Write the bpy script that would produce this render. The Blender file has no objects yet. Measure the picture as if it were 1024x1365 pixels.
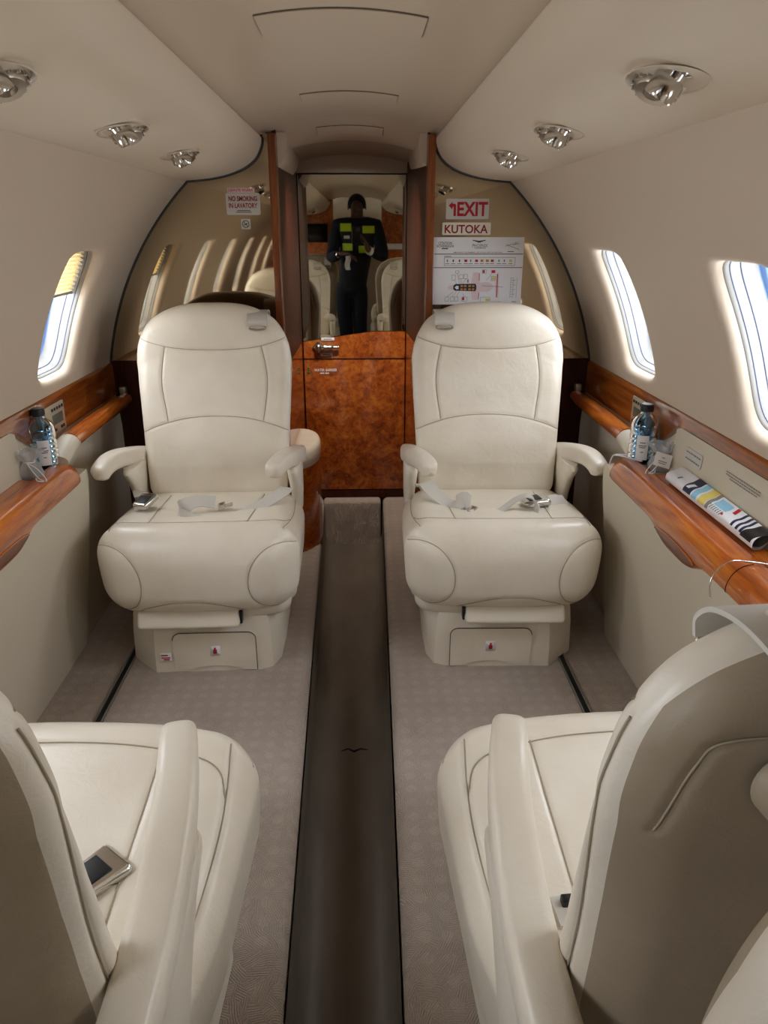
import bpy, math, random
import numpy as np
from mathutils import Vector, Matrix
from mathutils.bvhtree import BVHTree
from mathutils.kdtree import KDTree

random.seed(4); rng = np.random.default_rng(4)
SC = bpy.context.scene
COL = SC.collection
PI = math.pi
XC = -0.027           # cabin centre line
ZF = 0.156            # seat-area carpet height
ZA = -0.06            # aisle floor height

# ------------------------------------------------------------------ materials
def lin(h):
    h = h.lstrip('#'); r = []
    for i in (0, 2, 4):
        c = int(h[i:i+2], 16)/255
        r.append(c/12.92 if c <= .04045 else ((c+.055)/1.055)**2.4)
    return (*r, 1)

def mat(name, col=(.8, .8, .8, 1), rough=.5, metal=0., coat=0., spec=.5, trans=0., ior=1.45, alpha=1., coat_r=.05, sheen=0.):
    m = bpy.data.materials.new(name); m.use_nodes = True
    b = m.node_tree.nodes['Principled BSDF']
    if isinstance(col, str): col = lin(col)
    b.inputs['Base Color'].default_value = col
    b.inputs['Roughness'].default_value = rough
    b.inputs['Metallic'].default_value = metal
    b.inputs['Coat Weight'].default_value = coat
    b.inputs['Coat Roughness'].default_value = coat_r
    b.inputs['Specular IOR Level'].default_value = spec
    b.inputs['Transmission Weight'].default_value = trans
    b.inputs['IOR'].default_value = ior
    b.inputs['Alpha'].default_value = alpha
    b.inputs['Sheen Weight'].default_value = sheen
    return m

class NT:
    def __init__(s, m): s.t = m.node_tree; s.b = s.t.nodes['Principled BSDF']
    def n(s, kind, **kw):
        nd = s.t.nodes.new(kind)
        for k, v in kw.items():
            if k.startswith('i_'):
                nd.inputs[k[2:].replace('_', ' ')].default_value = v
            else: setattr(nd, k, v)
        return nd
    def l(s, a, b): s.t.links.new(a, b)
    def coord(s, scale=(1, 1, 1), rot=(0, 0, 0)):
        c = s.n('ShaderNodeTexCoord'); mp = s.n('ShaderNodeMapping')
        mp.inputs['Scale'].default_value = scale; mp.inputs['Rotation'].default_value = rot
        s.l(c.outputs['Object'], mp.inputs['Vector']); return mp.outputs['Vector']
    def noise(s, vec, scale, detail=4, rough=.55, dist=0):
        nd = s.n('ShaderNodeTexNoise'); s.l(vec, nd.inputs['Vector'])
        nd.inputs['Scale'].default_value = scale; nd.inputs['Detail'].default_value = detail
        nd.inputs['Roughness'].default_value = rough; nd.inputs['Distortion'].default_value = dist
        return nd.outputs['Fac']
    def ramp(s, fac, stops):
        r = s.n('ShaderNodeValToRGB'); e = r.color_ramp.elements
        while len(e) < len(stops): e.new(.5)
        for k, (p, c) in zip(e, stops): k.position = p; k.color = lin(c) if isinstance(c, str) else c
        s.l(fac, r.inputs['Fac']); return r.outputs['Color']
    def math(s, op, a, b=None):
        m = s.n('ShaderNodeMath', operation=op)
        for i, v in enumerate((a, b)):
            if v is None: continue
            if isinstance(v, (int, float)): m.inputs[i].default_value = v
            else: s.l(v, m.inputs[i])
        return m.outputs[0]
    def bump(s, h, strength, dist=.001, prev=None):
        b = s.n('ShaderNodeBump'); b.inputs['Strength'].default_value = strength; b.inputs['Distance'].default_value = dist
        s.l(h, b.inputs['Height'])
        if prev is not None: s.l(prev, b.inputs['Normal'])
        return b.outputs['Normal']

def leather(name, c1, c2, rough=.4):
    m = mat(name, c1, rough, spec=.6, coat=.12, coat_r=.3); t = NT(m); v = t.coord()
    big = t.noise(v, 7, 3); t.l(t.ramp(big, [(.3, c2), (.65, c1)]), t.b.inputs['Base Color'])
    fine = t.noise(v, 420, 2); w = t.noise(v, 26, 5, .6, .6)
    n1 = t.bump(w, .28, .006); n2 = t.bump(fine, .15, .0006, n1)
    t.l(n2, t.b.inputs['Normal'])
    rr = t.n('ShaderNodeMapRange'); t.l(w, rr.inputs[0]); rr.inputs[3].default_value = rough-.07; rr.inputs[4].default_value = rough+.1
    t.l(rr.outputs[0], t.b.inputs['Roughness'])
    return m

def burl(name, dark, mid, light, scale=1., coat=1.):
    m = mat(name, mid, .35, coat=coat, coat_r=.04); t = NT(m); v = t.coord((1, 1, 1))
    a = t.noise(v, 11*scale, 6, .65, 1.6); b = t.noise(v, 75*scale, 4, .6, .8)
    vo = t.n('ShaderNodeTexVoronoi'); vo.inputs['Scale'].default_value = 46*scale; t.l(v, vo.inputs['Vector'])
    f = t.math('ADD', t.math('MULTIPLY', a, .62), t.math('MULTIPLY', b, .34))
    f = t.math('ADD', f, t.math('MULTIPLY', vo.outputs['Distance'], .1))
    t.l(t.ramp(f, [(.36, dark), (.52, mid), (.68, light)]), t.b.inputs['Base Color'])
    return m

def cherry(name, dark, mid, light, coat=1., axis='y'):
    m = mat(name, mid, .3, coat=coat, coat_r=.05); t = NT(m)
    sc = {'y': (9, .8, 9), 'z': (9, 9, .8), 'x': (.8, 9, 9)}[axis]
    v = t.coord(sc)
    a = t.noise(v, 3.2, 5, .6, 1.2); b = t.noise(v, 22, 3, .6, .3)
    f = t.math('ADD', t.math('MULTIPLY', a, .7), t.math('MULTIPLY', b, .3))
    t.l(t.ramp(f, [(.33, dark), (.5, mid), (.68, light)]), t.b.inputs['Base Color'])
    return m

def carpet(name):
    m = mat(name, '#75675e', .95, spec=.1, sheen=.25); t = NT(m); v = t.coord()
    vo = t.n('ShaderNodeTexVoronoi'); vo.inputs['Scale'].default_value = 32; t.l(v, vo.inputs['Vector'])
    sep = t.n('ShaderNodeSeparateColor'); t.l(vo.outputs['Color'], sep.inputs[0])
    ang = t.math('MULTIPLY', sep.outputs[0], 2*PI)
    sx = t.n('ShaderNodeSeparateXYZ'); t.l(v, sx.inputs[0])
    pr = t.math('ADD', t.math('MULTIPLY', sx.outputs[0], t.math('COSINE', ang)), t.math('MULTIPLY', sx.outputs[1], t.math('SINE', ang)))
    wob = t.noise(v, 45, 2)
    ribs = t.math('SINE', t.math('ADD', t.math('MULTIPLY', pr, 1500), t.math('MULTIPLY', wob, 7)))
    fib = t.noise(v, 520, 3, .7)
    h = t.math('ADD', t.math('MULTIPLY', ribs, .35), t.math('MULTIPLY', fib, 1.1))
    t.l(t.bump(h, .85, .004), t.b.inputs['Normal'])
    # woven diamond pattern
    k = 2*PI/.085
    d1 = t.math('SINE', t.math('MULTIPLY', t.math('ADD', sx.outputs[0], sx.outputs[1]), k))
    d2 = t.math('SINE', t.math('MULTIPLY', t.math('SUBTRACT', sx.outputs[0], sx.outputs[1]), k))
    d = t.math('MULTIPLY', t.math('GREATER_THAN', t.math('MULTIPLY', d1, d2), .35), .06)
    f = t.math('ADD', t.math('ADD', t.math('MULTIPLY', fib, .65), t.math('MULTIPLY', ribs, .06)), d)
    big = t.noise(v, 6, 2); f = t.math('ADD', f, t.math('MULTIPLY', t.math('SUBTRACT', big, .5), .25))
    t.l(t.ramp(f, [(.12, '#a39387'), (.45, '#d2c2b5'), (.78, '#e6d8cb')]), t.b.inputs['Base Color'])
    return m

def vinyl(name, c, rough=.5, bump=.05):
    m = mat(name, c, rough, spec=.4); t = NT(m); v = t.coord()
    t.l(t.bump(t.noise(v, 350, 3), bump, .001), t.b.inputs['Normal']); return m

M = {}
M['leather'] = leather('cream_leather', '#e6decf', '#ddd3c2', .34)
M['shell'] = leather('taupe_leather', '#a99a84', '#a0917b', .46)
M['pipe'] = mat('piping_thread', '#ab9e88', .6)
M['wall'] = vinyl('warm_grey_wall_vinyl', '#cbbba8', .5)
M['ceil'] = vinyl('warm_grey_ceiling_vinyl', '#d9cab6', .36, .02)
M['bin'] = vinyl('warm_grey_overhead_vinyl', '#d9cbb8', .4, .03)
M['beige'] = vinyl('beige_side_panel', '#cfc5b2', .45)
M['burl'] = burl('reddish_burl_veneer', '#4c1c07', '#964816', '#bd7026', 1.)
M['darkwood'] = cherry('dark_brown_veneer', '#240f09', '#3f1d12', '#4f2618', coat=.0, axis='z')
M['darkwood'].node_tree.nodes['Principled BSDF'].inputs['Specular IOR Level'].default_value = .22; M['darkwood'].node_tree.nodes['Principled BSDF'].inputs['Roughness'].default_value = .42
M['post'] = cherry('post_veneer', '#4a1e08', '#7d3f17', '#96552a', coat=.5, axis='z')
M['cherry'] = cherry('cherry_veneer', '#742d0a', '#b35a18', '#d07c2a')
M['belt'] = cherry('belt_veneer', '#5a2408', '#8f4a14', '#b0682a')
M['carpet'] = carpet('taupe_carpet')
M['runner'] = mat('dark_aisle_vinyl', '#3d362f', .5, spec=.4)
M['track'] = mat('dark_track', '#2c2a26', .4, .3)
M['chrome'] = mat('satin_chrome', (.62, .6, .57, 1), .16, 1.)
M['steel'] = mat('brushed_nickel', (.55, .5, .44, 1), .28, 1.)
M['gaptrim'] = mat('gap_trim_grey_brown', '#6d6256', .6)
M['panelmetal'] = mat('champagne_panel', '#b9ad98', .35, .3)
M['mirror_door'] = mat('tinted_mirror', (.47, .43, .35, 1), .015, 1.)
M['mirror_side'] = mat('bronze_mirror', (.47, .39, .28, 1), .03, 1.)
M['white'] = mat('window_plastic', '#94928e', .35)
M['whitesheet'] = mat('white_card', '#e8e7ea', .45)
M['signgrey'] = mat('sign_grey', '#c9c6c1', .4)
M['signcream'] = mat('sign_cream', '#e6dfd0', .4)
M['red'] = mat('sign_red', '#b0142a', .45)
M['darkred'] = mat('sign_dark_red', '#8c1420', .45)
M['black'] = mat('black_plastic', '#111113', .4)
M['screen'] = mat('dark_glass', '#0a0b0c', .12)
M['lcd'] = mat('grey_lcd', '#59605a', .2)
M['dkgrey'] = mat('dark_grey', '#3a3836', .5)
M['midgrey'] = mat('mid_grey', '#7d7a77', .5)
M['amber'] = mat('amber_print', '#b58228', .5)
M['pink'] = mat('pink_print', '#e3cdd0', .5)
M['yellow'] = mat('yellow_print', '#d9c56a', .5)
M['navyprint'] = mat('navy_print', '#1b2440', .5)
M['cyan'] = mat('light_blue_print', '#8fc4dd', .5)
M['green'] = mat('green_print', '#2f6a2c', .5)
M['web'] = mat('grey_webbing', '#c9c5bd', .6)
M['blueframe'] = mat('window_blue_seal', '#7fa2d8', .3)
M['rubber'] = mat('window_gasket', '#5d6580', .5)
M['pane'] = mat('window_pane', (.93, .97, 1, 1), .0, trans=1., ior=1.0)
M['shade'] = mat('pleated_shade', '#d8c398', .6)
M['hiviz'] = mat('hi_vis_yellow', '#b8d41a', .6)
M['navy'] = mat('navy_cloth', '#10141f', .85)
M['trouser'] = mat('dark_blue_trousers', '#141b2c', .85)
M['skin'] = mat('dark_skin', '#4a2f22', .5)
M['hair'] = mat('black_hair', '#0b0a0a', .8)
M['shirt'] = mat('white_cuff', '#e4e4e4', .7)
M['organza'] = mat('organza', '#c9cdd2', .6, alpha=.45)
M['cap'] = mat('bottle_cap', '#15171a', .35)
M['ribbon'] = mat('white_ribbon', '#dcdcdc', .4)
M['pet'] = mat('blue_bottle_plastic', (.20, .43, .70, 1), .04, trans=1., ior=1.38)
M['water'] = mat('water', (.75, .87, .95, 1), .0, trans=1., ior=1.33)
# thin clear window panes: see-through with a slight reflection
t = NT(M['pane']); tp_ = t.n('ShaderNodeBsdfTransparent'); tp_.inputs['Color'].default_value = (.94, .97, 1, 1)
gl = t.n('ShaderNodeBsdfGlossy'); gl.inputs['Roughness'].default_value = .02; lw = t.n('ShaderNodeLayerWeight'); lw.inputs[0].default_value = .12
mx = t.n('ShaderNodeMixShader'); out = [n for n in t.t.nodes if n.type == 'OUTPUT_MATERIAL'][0]
t.l(lw.outputs['Fresnel'], mx.inputs[0]); t.l(tp_.outputs[0], mx.inputs[1]); t.l(gl.outputs[0], mx.inputs[2]); t.l(mx.outputs[0], out.inputs['Surface'])
# translucent shade
t = NT(M['shade']); tr = t.n('ShaderNodeBsdfTranslucent'); tr.inputs['Color'].default_value = lin('#d9c592')
mx = t.n('ShaderNodeMixShader'); mx.inputs[0].default_value = .3
out = [n for n in t.t.nodes if n.type == 'OUTPUT_MATERIAL'][0]
t.l(t.b.outputs[0], mx.inputs[1]); t.l(tr.outputs[0], mx.inputs[2]); t.l(mx.outputs[0], out.inputs['Surface'])
# runner: scuffed
t = NT(M['runner']); v = t.coord((1, .35, 1)); nz = t.noise(v, 9, 5, .6)
t.l(t.ramp(nz, [(.3, '#62584e'), (.7, '#746a5e')]), t.b.inputs['Base Color'])
t.l(t.bump(t.noise(v, 60, 3), .1, .002), t.b.inputs['Normal'])

# ------------------------------------------------------------------ mesh helpers
class G:
    """collects vertices and faces"""
    def __init__(s): s.V = []; s.F = []; s.k = 0
    def add(s, V, F):
        V = np.asarray(V, float); s.V.append(V); k = s.k
        s.F += [tuple(int(i)+k for i in f) for f in F]; s.k += len(V); return s
    def v(s): return np.concatenate(s.V) if s.V else np.zeros((0, 3))
    def xf(s, fn):
        s.V = [fn(s.v())]; return s
    def mirror(s):
        g = G(); V = s.v().copy(); V[:, 0] *= -1; g.V = [V]; g.k = len(V); g.F = [f[::-1] for f in s.F]; return g
    def rot(s, axis, a, piv=(0, 0, 0)):
        R = np.array(Matrix.Rotation(a, 3, axis)); p = np.array(piv)
        return s.xf(lambda V: (V-p) @ R.T + p)
    def move(s, d): return s.xf(lambda V: V+np.array(d))

def link(name, g, m, parent=None, smooth=True, loc=None, auto=None):
    me = bpy.data.meshes.new(name)
    V = g.v()
    if loc is not None: V = V-np.array(loc)
    me.from_pydata(V.tolist(), [], g.F); me.update()
    if smooth: me.polygons.foreach_set('use_smooth', [True]*len(me.polygons))
    if auto and smooth: me.set_sharp_from_angle(angle=math.radians(auto))
    ms = m if isinstance(m, (list, tuple)) else [m]
    for x in ms: me.materials.append(M[x] if isinstance(x, str) else x)
    o = bpy.data.objects.new(name, me); COL.objects.link(o)
    if loc is not None: o.location = loc
    if parent is not None: o.parent = parent
    return o

def tag(o, label, cat, group=None, kind=None):
    o['label'] = label; o['category'] = cat
    if group: o['group'] = group
    if kind: o['kind'] = kind
    return o
def thing(name, label, cat, loc=(0, 0, 0), rz=0, group=None):
    o = bpy.data.objects.new(name, None); COL.objects.link(o); o.location = loc; o.rotation_euler = (0, 0, rz)
    o.empty_display_size = .05
    return tag(o, label, cat, group)
def struct(o, label=None, cat=None):
    o['kind'] = 'structure'
    if label: o['label'] = label
    if cat: o['category'] = cat
    return o

def lat(h, r, n, nc):
    i = h-r; inner = np.linspace(-i, i, n+1)
    c = r*np.tan(np.linspace(0, PI/4, nc+1))[1:]
    return np.concatenate([-(i+c)[::-1], inner, i+c])

def rbox(h, r, n=(1, 1, 1), nc=3, c=(0, 0, 0)):
    h = np.array(h, float); r = min(r, h.min()*.999)
    A = [lat(h[k], r, n[k], nc) for k in range(3)]
    N = [len(a) for a in A]
    idx = -np.ones(N, int); P = []
    I, J, K = np.meshgrid(*[np.arange(q) for q in N], indexing='ij')
    b = (I == 0) | (I == N[0]-1) | (J == 0) | (J == N[1]-1) | (K == 0) | (K == N[2]-1)
    ii, jj, kk = I[b], J[b], K[b]
    idx[b] = np.arange(b.sum())
    p = np.c_[A[0][ii], A[1][jj], A[2][kk]]
    q = np.clip(p, -(h-r), h-r); d = p-q; L = np.linalg.norm(d, axis=1); L[L == 0] = 1
    V = q+d/L[:, None]*r+np.array(c)
    F = []
    def face(arr, flip):
        a, b_, c_, d_ = arr[:-1, :-1], arr[1:, :-1], arr[1:, 1:], arr[:-1, 1:]
        S = np.stack([a, b_, c_, d_] if not flip else [a, d_, c_, b_], -1).reshape(-1, 4)
        F.extend(map(tuple, S.tolist()))
    face(idx[0, :, :], True); face(idx[-1, :, :], False)
    face(idx[:, 0, :], False); face(idx[:, -1, :], True)
    face(idx[:, :, 0], True); face(idx[:, :, -1], False)
    g = G(); g.add(V, F); g.lat = p; return g

def box(g, c, h, r=0.002, nc=2):
    b = rbox(h, r, (1, 1, 1), nc, c); g.add(b.v(), b.F); return g
def bx(c, h, r=.002, nc=2): return box(G(), c, h, r, nc)

def grid(P, cu=False, cv=False, flip=False):
    P = np.asarray(P, float); nu, nv = P.shape[:2]; g = G()
    idx = np.arange(nu*nv).reshape(nu, nv)
    if cu: idx = np.vstack([idx, idx[:1]])
    if cv: idx = np.hstack([idx, idx[:, :1]])
    a, b, c, d = idx[:-1, :-1], idx[1:, :-1], idx[1:, 1:], idx[:-1, 1:]
    S = np.stack([a, b, c, d] if not flip else [a, d, c, b], -1).reshape(-1, 4)
    g.add(P.reshape(-1, 3), S.tolist()); return g

def loft(secs, cap=True, flip=False):
    P = np.asarray(secs, float); g = grid(P, cv=True, flip=flip); nu, nv = P.shape[:2]
    if cap:
        a = list(range(nv)); b = list(range((nu-1)*nv, nu*nv))
        g.F += [tuple(a if flip else a), tuple(b[::-1])]
    return g

def spline(pts, n=12):
    P = np.asarray(pts, float)
    if len(P) < 3: return np.linspace(P[0], P[-1], n)
    Q = np.vstack([2*P[0]-P[1], P, 2*P[-1]-P[-2]]); out = []
    for i in range(1, len(Q)-2):
        t_ = np.linspace(0, 1, n, endpoint=False)[:, None]
        p0, p1, p2, p3 = Q[i-1], Q[i], Q[i+1], Q[i+2]
        out.append(.5*((2*p1)+(-p0+p2)*t_+(2*p0-5*p1+4*p2-p3)*t_**2+(-p0+3*p1-3*p2+p3)*t_**3))
    return np.vstack(out+[P[-1:]])

def frames(P):
    T = np.gradient(P, axis=0); T /= np.linalg.norm(T, axis=1)[:, None]+1e-12
    up = np.array([0, 0, 1.]) if abs(T[0][2]) < .9 else np.array([1., 0, 0])
    N = []; n = up-T[0]*up.dot(T[0]); n /= np.linalg.norm(n)
    for t_ in T:
        n = n-t_*n.dot(t_); n /= np.linalg.norm(n)+1e-12; N.append(n.copy())
    N = np.array(N); return T, N, np.cross(T, N)

def tube(path, r, seg=8, cap=True):
    P = np.asarray(path, float); T, N, B = frames(P)
    rr = np.broadcast_to(np.asarray(r, float), (len(P),))
    a = np.linspace(0, 2*PI, seg, endpoint=False)
    S = P[:, None]+rr[:, None, None]*(np.cos(a)[None, :, None]*N[:, None]+np.sin(a)[None, :, None]*B[:, None])
    return loft(S, cap, flip=True)

def ribbon(path, width, th, normals):
    """flat band; normals: one direction per path point (interpolated)"""
    P = spline(path, 8); Nn = spline(normals, 8); T = np.gradient(P, axis=0); T /= np.linalg.norm(T, axis=1)[:, None]
    N = Nn-T*(Nn*T).sum(1)[:, None]; N /= np.linalg.norm(N, axis=1)[:, None]; B = np.cross(T, N)
    w, h = width/2, th/2
    sec = [(-w, -h), (-w*.5, -h*1.1), (w*.5, -h*1.1), (w, -h), (w, h), (w*.5, h*1.1), (-w*.5, h*1.1), (-w, h)]
    S = np.stack([P+B*a+N*b for a, b in sec], 1)
    return loft(S, True)

def lathe(prof, seg=32, c=(0, 0, 0)):
    a = np.linspace(0, 2*PI, seg, endpoint=False)
    P = np.array([[(r*math.cos(x), r*math.sin(x), z) for x in a] for r, z in prof])+np.array(c)
    g = grid(P, cv=True); return g

def prism(poly, axis, d0, d1):
    """poly: 2D points extruded along axis from d0 to d1"""
    n = len(poly)
    def p3(p, d): return {'x': (d, p[0], p[1]), 'y': (p[0], d, p[1]), 'z': (p[0], p[1], d)}[axis]
    V = [p3(p, d0) for p in poly]+[p3(p, d1) for p in poly]
    ar = sum(poly[i][0]*poly[(i+1) % n][1]-poly[(i+1) % n][0]*poly[i][1] for i in range(n))
    F = [tuple(range(n)), tuple(range(2*n-1, n-1, -1))]+[(i, i+n, (i+1) % n+n, (i+1) % n) for i in range(n)]
    flip = (ar > 0) != (axis == 'y')
    if not flip: F = [f[::-1] for f in F]
    g = G(); g.add(V, [f[::-1] for f in F]); return g

def rrect(w, h, r, n=5, c=(0, 0)):
    pts = []
    for cx, cy, a0 in ((w/2-r, h/2-r, 0), (-w/2+r, h/2-r, 90), (-w/2+r, -h/2+r, 180), (w/2-r, -h/2+r, 270)):
        for k in range(n+1):
            a = math.radians(a0+90*k/n); pts.append((c[0]+cx+r*math.cos(a), c[1]+cy+r*math.sin(a)))
    return pts

_fonts = {}
def text_g(s, size, bold=0., center=True):
    cu = bpy.data.curves.new('t', 'FONT'); cu.body = s; cu.size = size; cu.offset = bold
    cu.align_x = 'CENTER' if center else 'LEFT'; cu.align_y = 'CENTER'; cu.resolution_u = 3
    o = bpy.data.objects.new('t', cu); COL.objects.link(o)
    dg = bpy.context.evaluated_depsgraph_get(); dg.update()
    me = bpy.data.meshes.new_from_object(o.evaluated_get(dg))
    g = G(); g.add([v.co[:] for v in me.vertices] or np.zeros((0, 3)), [tuple(p.vertices) for p in me.polygons])
    bpy.data.objects.remove(o); bpy.data.meshes.remove(me); return g
def text_on_y(s, x, y, z, w=None, h=None, bold=0.):
    """upright lettering facing -Y, fitted to width w / height h, centred at x,z"""
    g = text_g(s, .02, bold); V = g.v(); lo, hi = V.min(0), V.max(0); c = (lo+hi)/2
    sx = w/(hi[0]-lo[0]) if w else 1; sy = h/(hi[1]-lo[1]) if h else sx
    if not w: sx = sy
    g.xf(lambda V: np.c_[(V[:, 0]-c[0])*sx+x, np.full(len(V), y), (V[:, 1]-c[1])*sy+z]); return g
def quad_y(g, x0, x1, z0, z1, y):
    g.add([(x0, y, z0), (x1, y, z0), (x1, y, z1), (x0, y, z1)], [(0, 1, 2, 3)]); return g
def line_y(g, p, q, y, w=.0008):
    p, q = np.array(p, float), np.array(q, float); d = q-p; d /= np.linalg.norm(d); n = np.array([-d[1], d[0]])*w/2
    g.add([(a[0], y, a[1]) for a in (p-n, q-n, q+n, p+n)], [(0, 1, 2, 3)]); return g

def seams(g, lines, w=.004, depth=.0035, pr=.0013, plane=None):
    """press grooves along lines projected on the mesh; returns the piping thread mesh.
    lines: list of (points, ray direction, start offset)"""
    V = g.v(); tris = g.F
    bv = BVHTree.FromPolygons([Vector(p) for p in V], tris)
    pipes = G(); samples = []
    for pts, d in lines:
        d = Vector(d).normalized(); P = spline(pts, 10); hit = []
        seg = np.linalg.norm(np.diff(P, axis=0), axis=1).sum(); n = max(8, int(seg/.004))
        s = np.r_[0, np.cumsum(np.linalg.norm(np.diff(P, axis=0), axis=1))]
        Q = np.stack([np.interp(np.linspace(0, s[-1], n), s, P[:, k]) for k in range(3)], 1)
        for q in Q:
            h, nn, i, dist = bv.ray_cast(Vector(q)-d*1.0, d)
            if h is not None: hit.append((h, nn))
        if len(hit) < 3: continue
        H = np.array([h[:] for h, _ in hit]); Nn = np.array([n_[:] for _, n_ in hit])
        brk = [0]+[i+1 for i in range(len(H)-1) if np.linalg.norm(H[i+1]-H[i]) > .03]+[len(H)]
        for a, b in zip(brk[:-1], brk[1:]):
            if b-a < 4: continue
            tb = tube(H[a:b]-Nn[a:b]*(depth*.45), pr, 6); pipes.add(tb.v(), tb.F)
            samples += H[a:b].tolist()
    kd = KDTree(len(samples))
    for i, p in enumerate(samples): kd.insert(p, i)
    kd.balance()
    me = bpy.data.meshes.new('tmp'); me.from_pydata(V.tolist(), [], g.F); me.update()
    N = np.empty(len(V)*3, np.float32); me.vertices.foreach_get('normal', N); N = N.reshape(-1, 3); bpy.data.meshes.remove(me)
    for i in range(len(V)):
        _, _, dd = kd.find(V[i])
        if dd is not None and dd < 3*w: V[i] -= N[i]*depth*math.exp(-(dd/w)**2)
    g.V = [V]; return pipes

def copy_tree(o, parent=None):
    c = o.copy(); COL.objects.link(c)
    if parent is not None: c.parent = parent
    for ch in [x for x in bpy.data.objects if x.parent is o]: copy_tree(ch, c)
    return c

def S(v, a, b):   # smoothstep
    x = np.clip((v-a)/(b-a), 0, 1); return x*x*(3-2*x)

# ================================================================== THE SETTING
Y0, Y1 = -2.0, 2.65
AC, ZCC, RC = -.206, .721, 1.076
def wallp(s, th, y, off=0.):
    return np.stack(np.broadcast_arrays(XC+s*(AC+(RC+off)*np.cos(th)), y, ZCC+(RC+off)*np.sin(th)), -1)
TH0, TH1 = math.radians(9.6), math.radians(48.2)
TW0, TW1 = math.radians(11.0), math.radians(35.5)      # window cell
WTH = math.radians(22.6); WA, WB = .128, .176           # window half width / half arc height
WY = [2.155, 1.385, .615, -.155, -.925, -1.65]
CY = .19
def win_r(ang, p=5.2):
    return 1/((np.abs(np.cos(ang)/WA)**p+np.abs(np.sin(ang)/WB)**p)**(1/p))
def cell_boundary(n=18):
    a0, a1 = (TW0-WTH)*RC, (TW1-WTH)*RC
    b = np.linspace(a0, a1, n, endpoint=False); c = np.linspace(-CY, CY, n, endpoint=False)
    pts = [(CY, q) for q in b]+[(-q, a1) for q in c]+[(-CY, -q+a0+a1) for q in b]+[(q, a0) for q in c]
    return np.array(pts)

def build_wall(s, yend0, name):
    g = G(); ths = np.linspace(TW0, TW1, 19)
    fl = s > 0
    ys_all = sorted([y for y in WY if y-CY > yend0])
    # below and above strips
    yy = np.linspace(yend0, Y1, 24)
    for ta, tb, n in ((TH0, TW0, 4), (TW1, TH1, 10)):
        T, Yg = np.meshgrid(np.linspace(ta, tb, n), yy, indexing='ij')
        q = grid(wallp(s, T, Yg), flip=fl); g.add(q.v(), q.F)
    edges = [yend0]+[e for y in ys_all for e in (y-CY, y+CY)]+[Y1]
    for a, b in zip(edges[::2], edges[1::2]):
        if b-a < 1e-4: continue
        T, Yg = np.meshgrid(ths, np.linspace(a, b, 3), indexing='ij')
        q = grid(wallp(s, T, Yg), flip=fl); g.add(q.v(), q.F)
    cb = cell_boundary(); ang = np.arctan2(cb[:, 1], cb[:, 0]); r = win_r(ang)
    lip = np.c_[np.cos(ang)*r, np.sin(ang)*r]
    for yc in ys_all:
        rings = []
        for f, off in ((0, 0), (.3, 0), (.5, 0), (.65, .0015), (.78, .005), (.88, .010), (.95, .017), (1, .027)):
            p = cb*(1-min(f, 1))+lip*1.02*f
            rings.append(wallp(s, WTH+p[:, 1]/RC, yc+p[:, 0], off))
        q = grid(np.array(rings), cv=True, flip=not fl); g.add(q.v(), q.F)
    o = link(name, g, 'wall'); struct(o, 'curved warm grey cabin side wall with windows', 'wall'); return o
build_wall(-1, Y0, 'wall_left'); build_wall(1, Y0, 'wall_right')

A_ = np.linspace(0, 2*PI, 96, endpoint=False); R_ = win_r(A_); LIP = np.c_[np.cos(A_)*R_, np.sin(A_)*R_]
def ring(s, yc, sc, off): return wallp(s, WTH+LIP[:, 1]*sc/RC, yc+LIP[:, 0]*sc, off)
wn = 0
for s in (-1, 1):
    for k, yc in enumerate(WY):
        wn += 1
        side = 'left' if s < 0 else 'right'
        prof = [(1.04, .029), (1.03, .0255), (1.015, .0265), (1.0, .032), (.985, .046), (.955, .067), (.93, .088)]
        w = struct(link('window_%d' % wn, grid([ring(s, yc, a, b) for a, b in prof], cv=True, flip=s > 0), 'white'))
        w['label'] = ['white framed cabin window nearest the mirrored partition', 'second white framed cabin window from the mirrored partition', 'third white framed cabin window from the partition', 'fourth white framed cabin window from the partition', 'fifth white framed cabin window from the partition', 'sixth white framed cabin window from the partition'][k] + ', %s side' % side
        w['category'] = 'window'
        link('seal', grid([ring(s, yc, a, b) for a, b in ((.93, .088), (.925, .092), (.84, .093), (.83, .10))], cv=True, flip=s > 0), 'blueframe', w)
        gk = G()
        for sc, off, r in ((.994, .038, .0014), (.968, .058, .0016)):
            P = ring(s, yc, sc, off); P = np.vstack([P, P[:1]]); q = tube(P, r, 6, False); gk.add(q.v(), q.F)
        link('gasket', gk, 'rubber', w)
        cen = wallp(s, WTH, yc, .084)
        rr = np.linspace(0, .86, 6)[1:]
        pg = G(); Pn = [ring(s, yc, c, .096) for c in rr]; q = grid(Pn, cv=True, flip=s > 0); pg.add(q.v(), q.F)
        pg.F.append(tuple(range(96)))
        link('pane', pg, 'pane', w)
        if (s < 0 and k == 0) or (s > 0 and k >= 3):  # forward right shades are unseen, added to cut light on the near seats
            rows = []; n = 11; sp_ = .74 if s < 0 else 1.9
            for i in range(2*n+1):
                sv = WB*(.96-sp_*i/(2*n)); half = WA*.955*(1-abs(sv/WB)**5.2)**(1/5.2)
                u = np.linspace(-half, half, 9)
                rows.append(wallp(s, WTH+sv/RC, yc+u, .044+(.014 if i % 2 else 0)))
            sh = link('window_shade', grid(rows, flip=s > 0), 'shade', w, smooth=False); sh['label'] = 'yellow pleated shade pulled part way down' if s < 0 else 'unseen closed pleated shade added to block daylight'
            sv = WB*(.955-sp_); u = np.linspace(-WA*.95, WA*.95, 12); q = tube(wallp(s, WTH+sv/RC, yc+u, .046), .004, 8)
            link('shade_rail', q, 'white', w)

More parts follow.
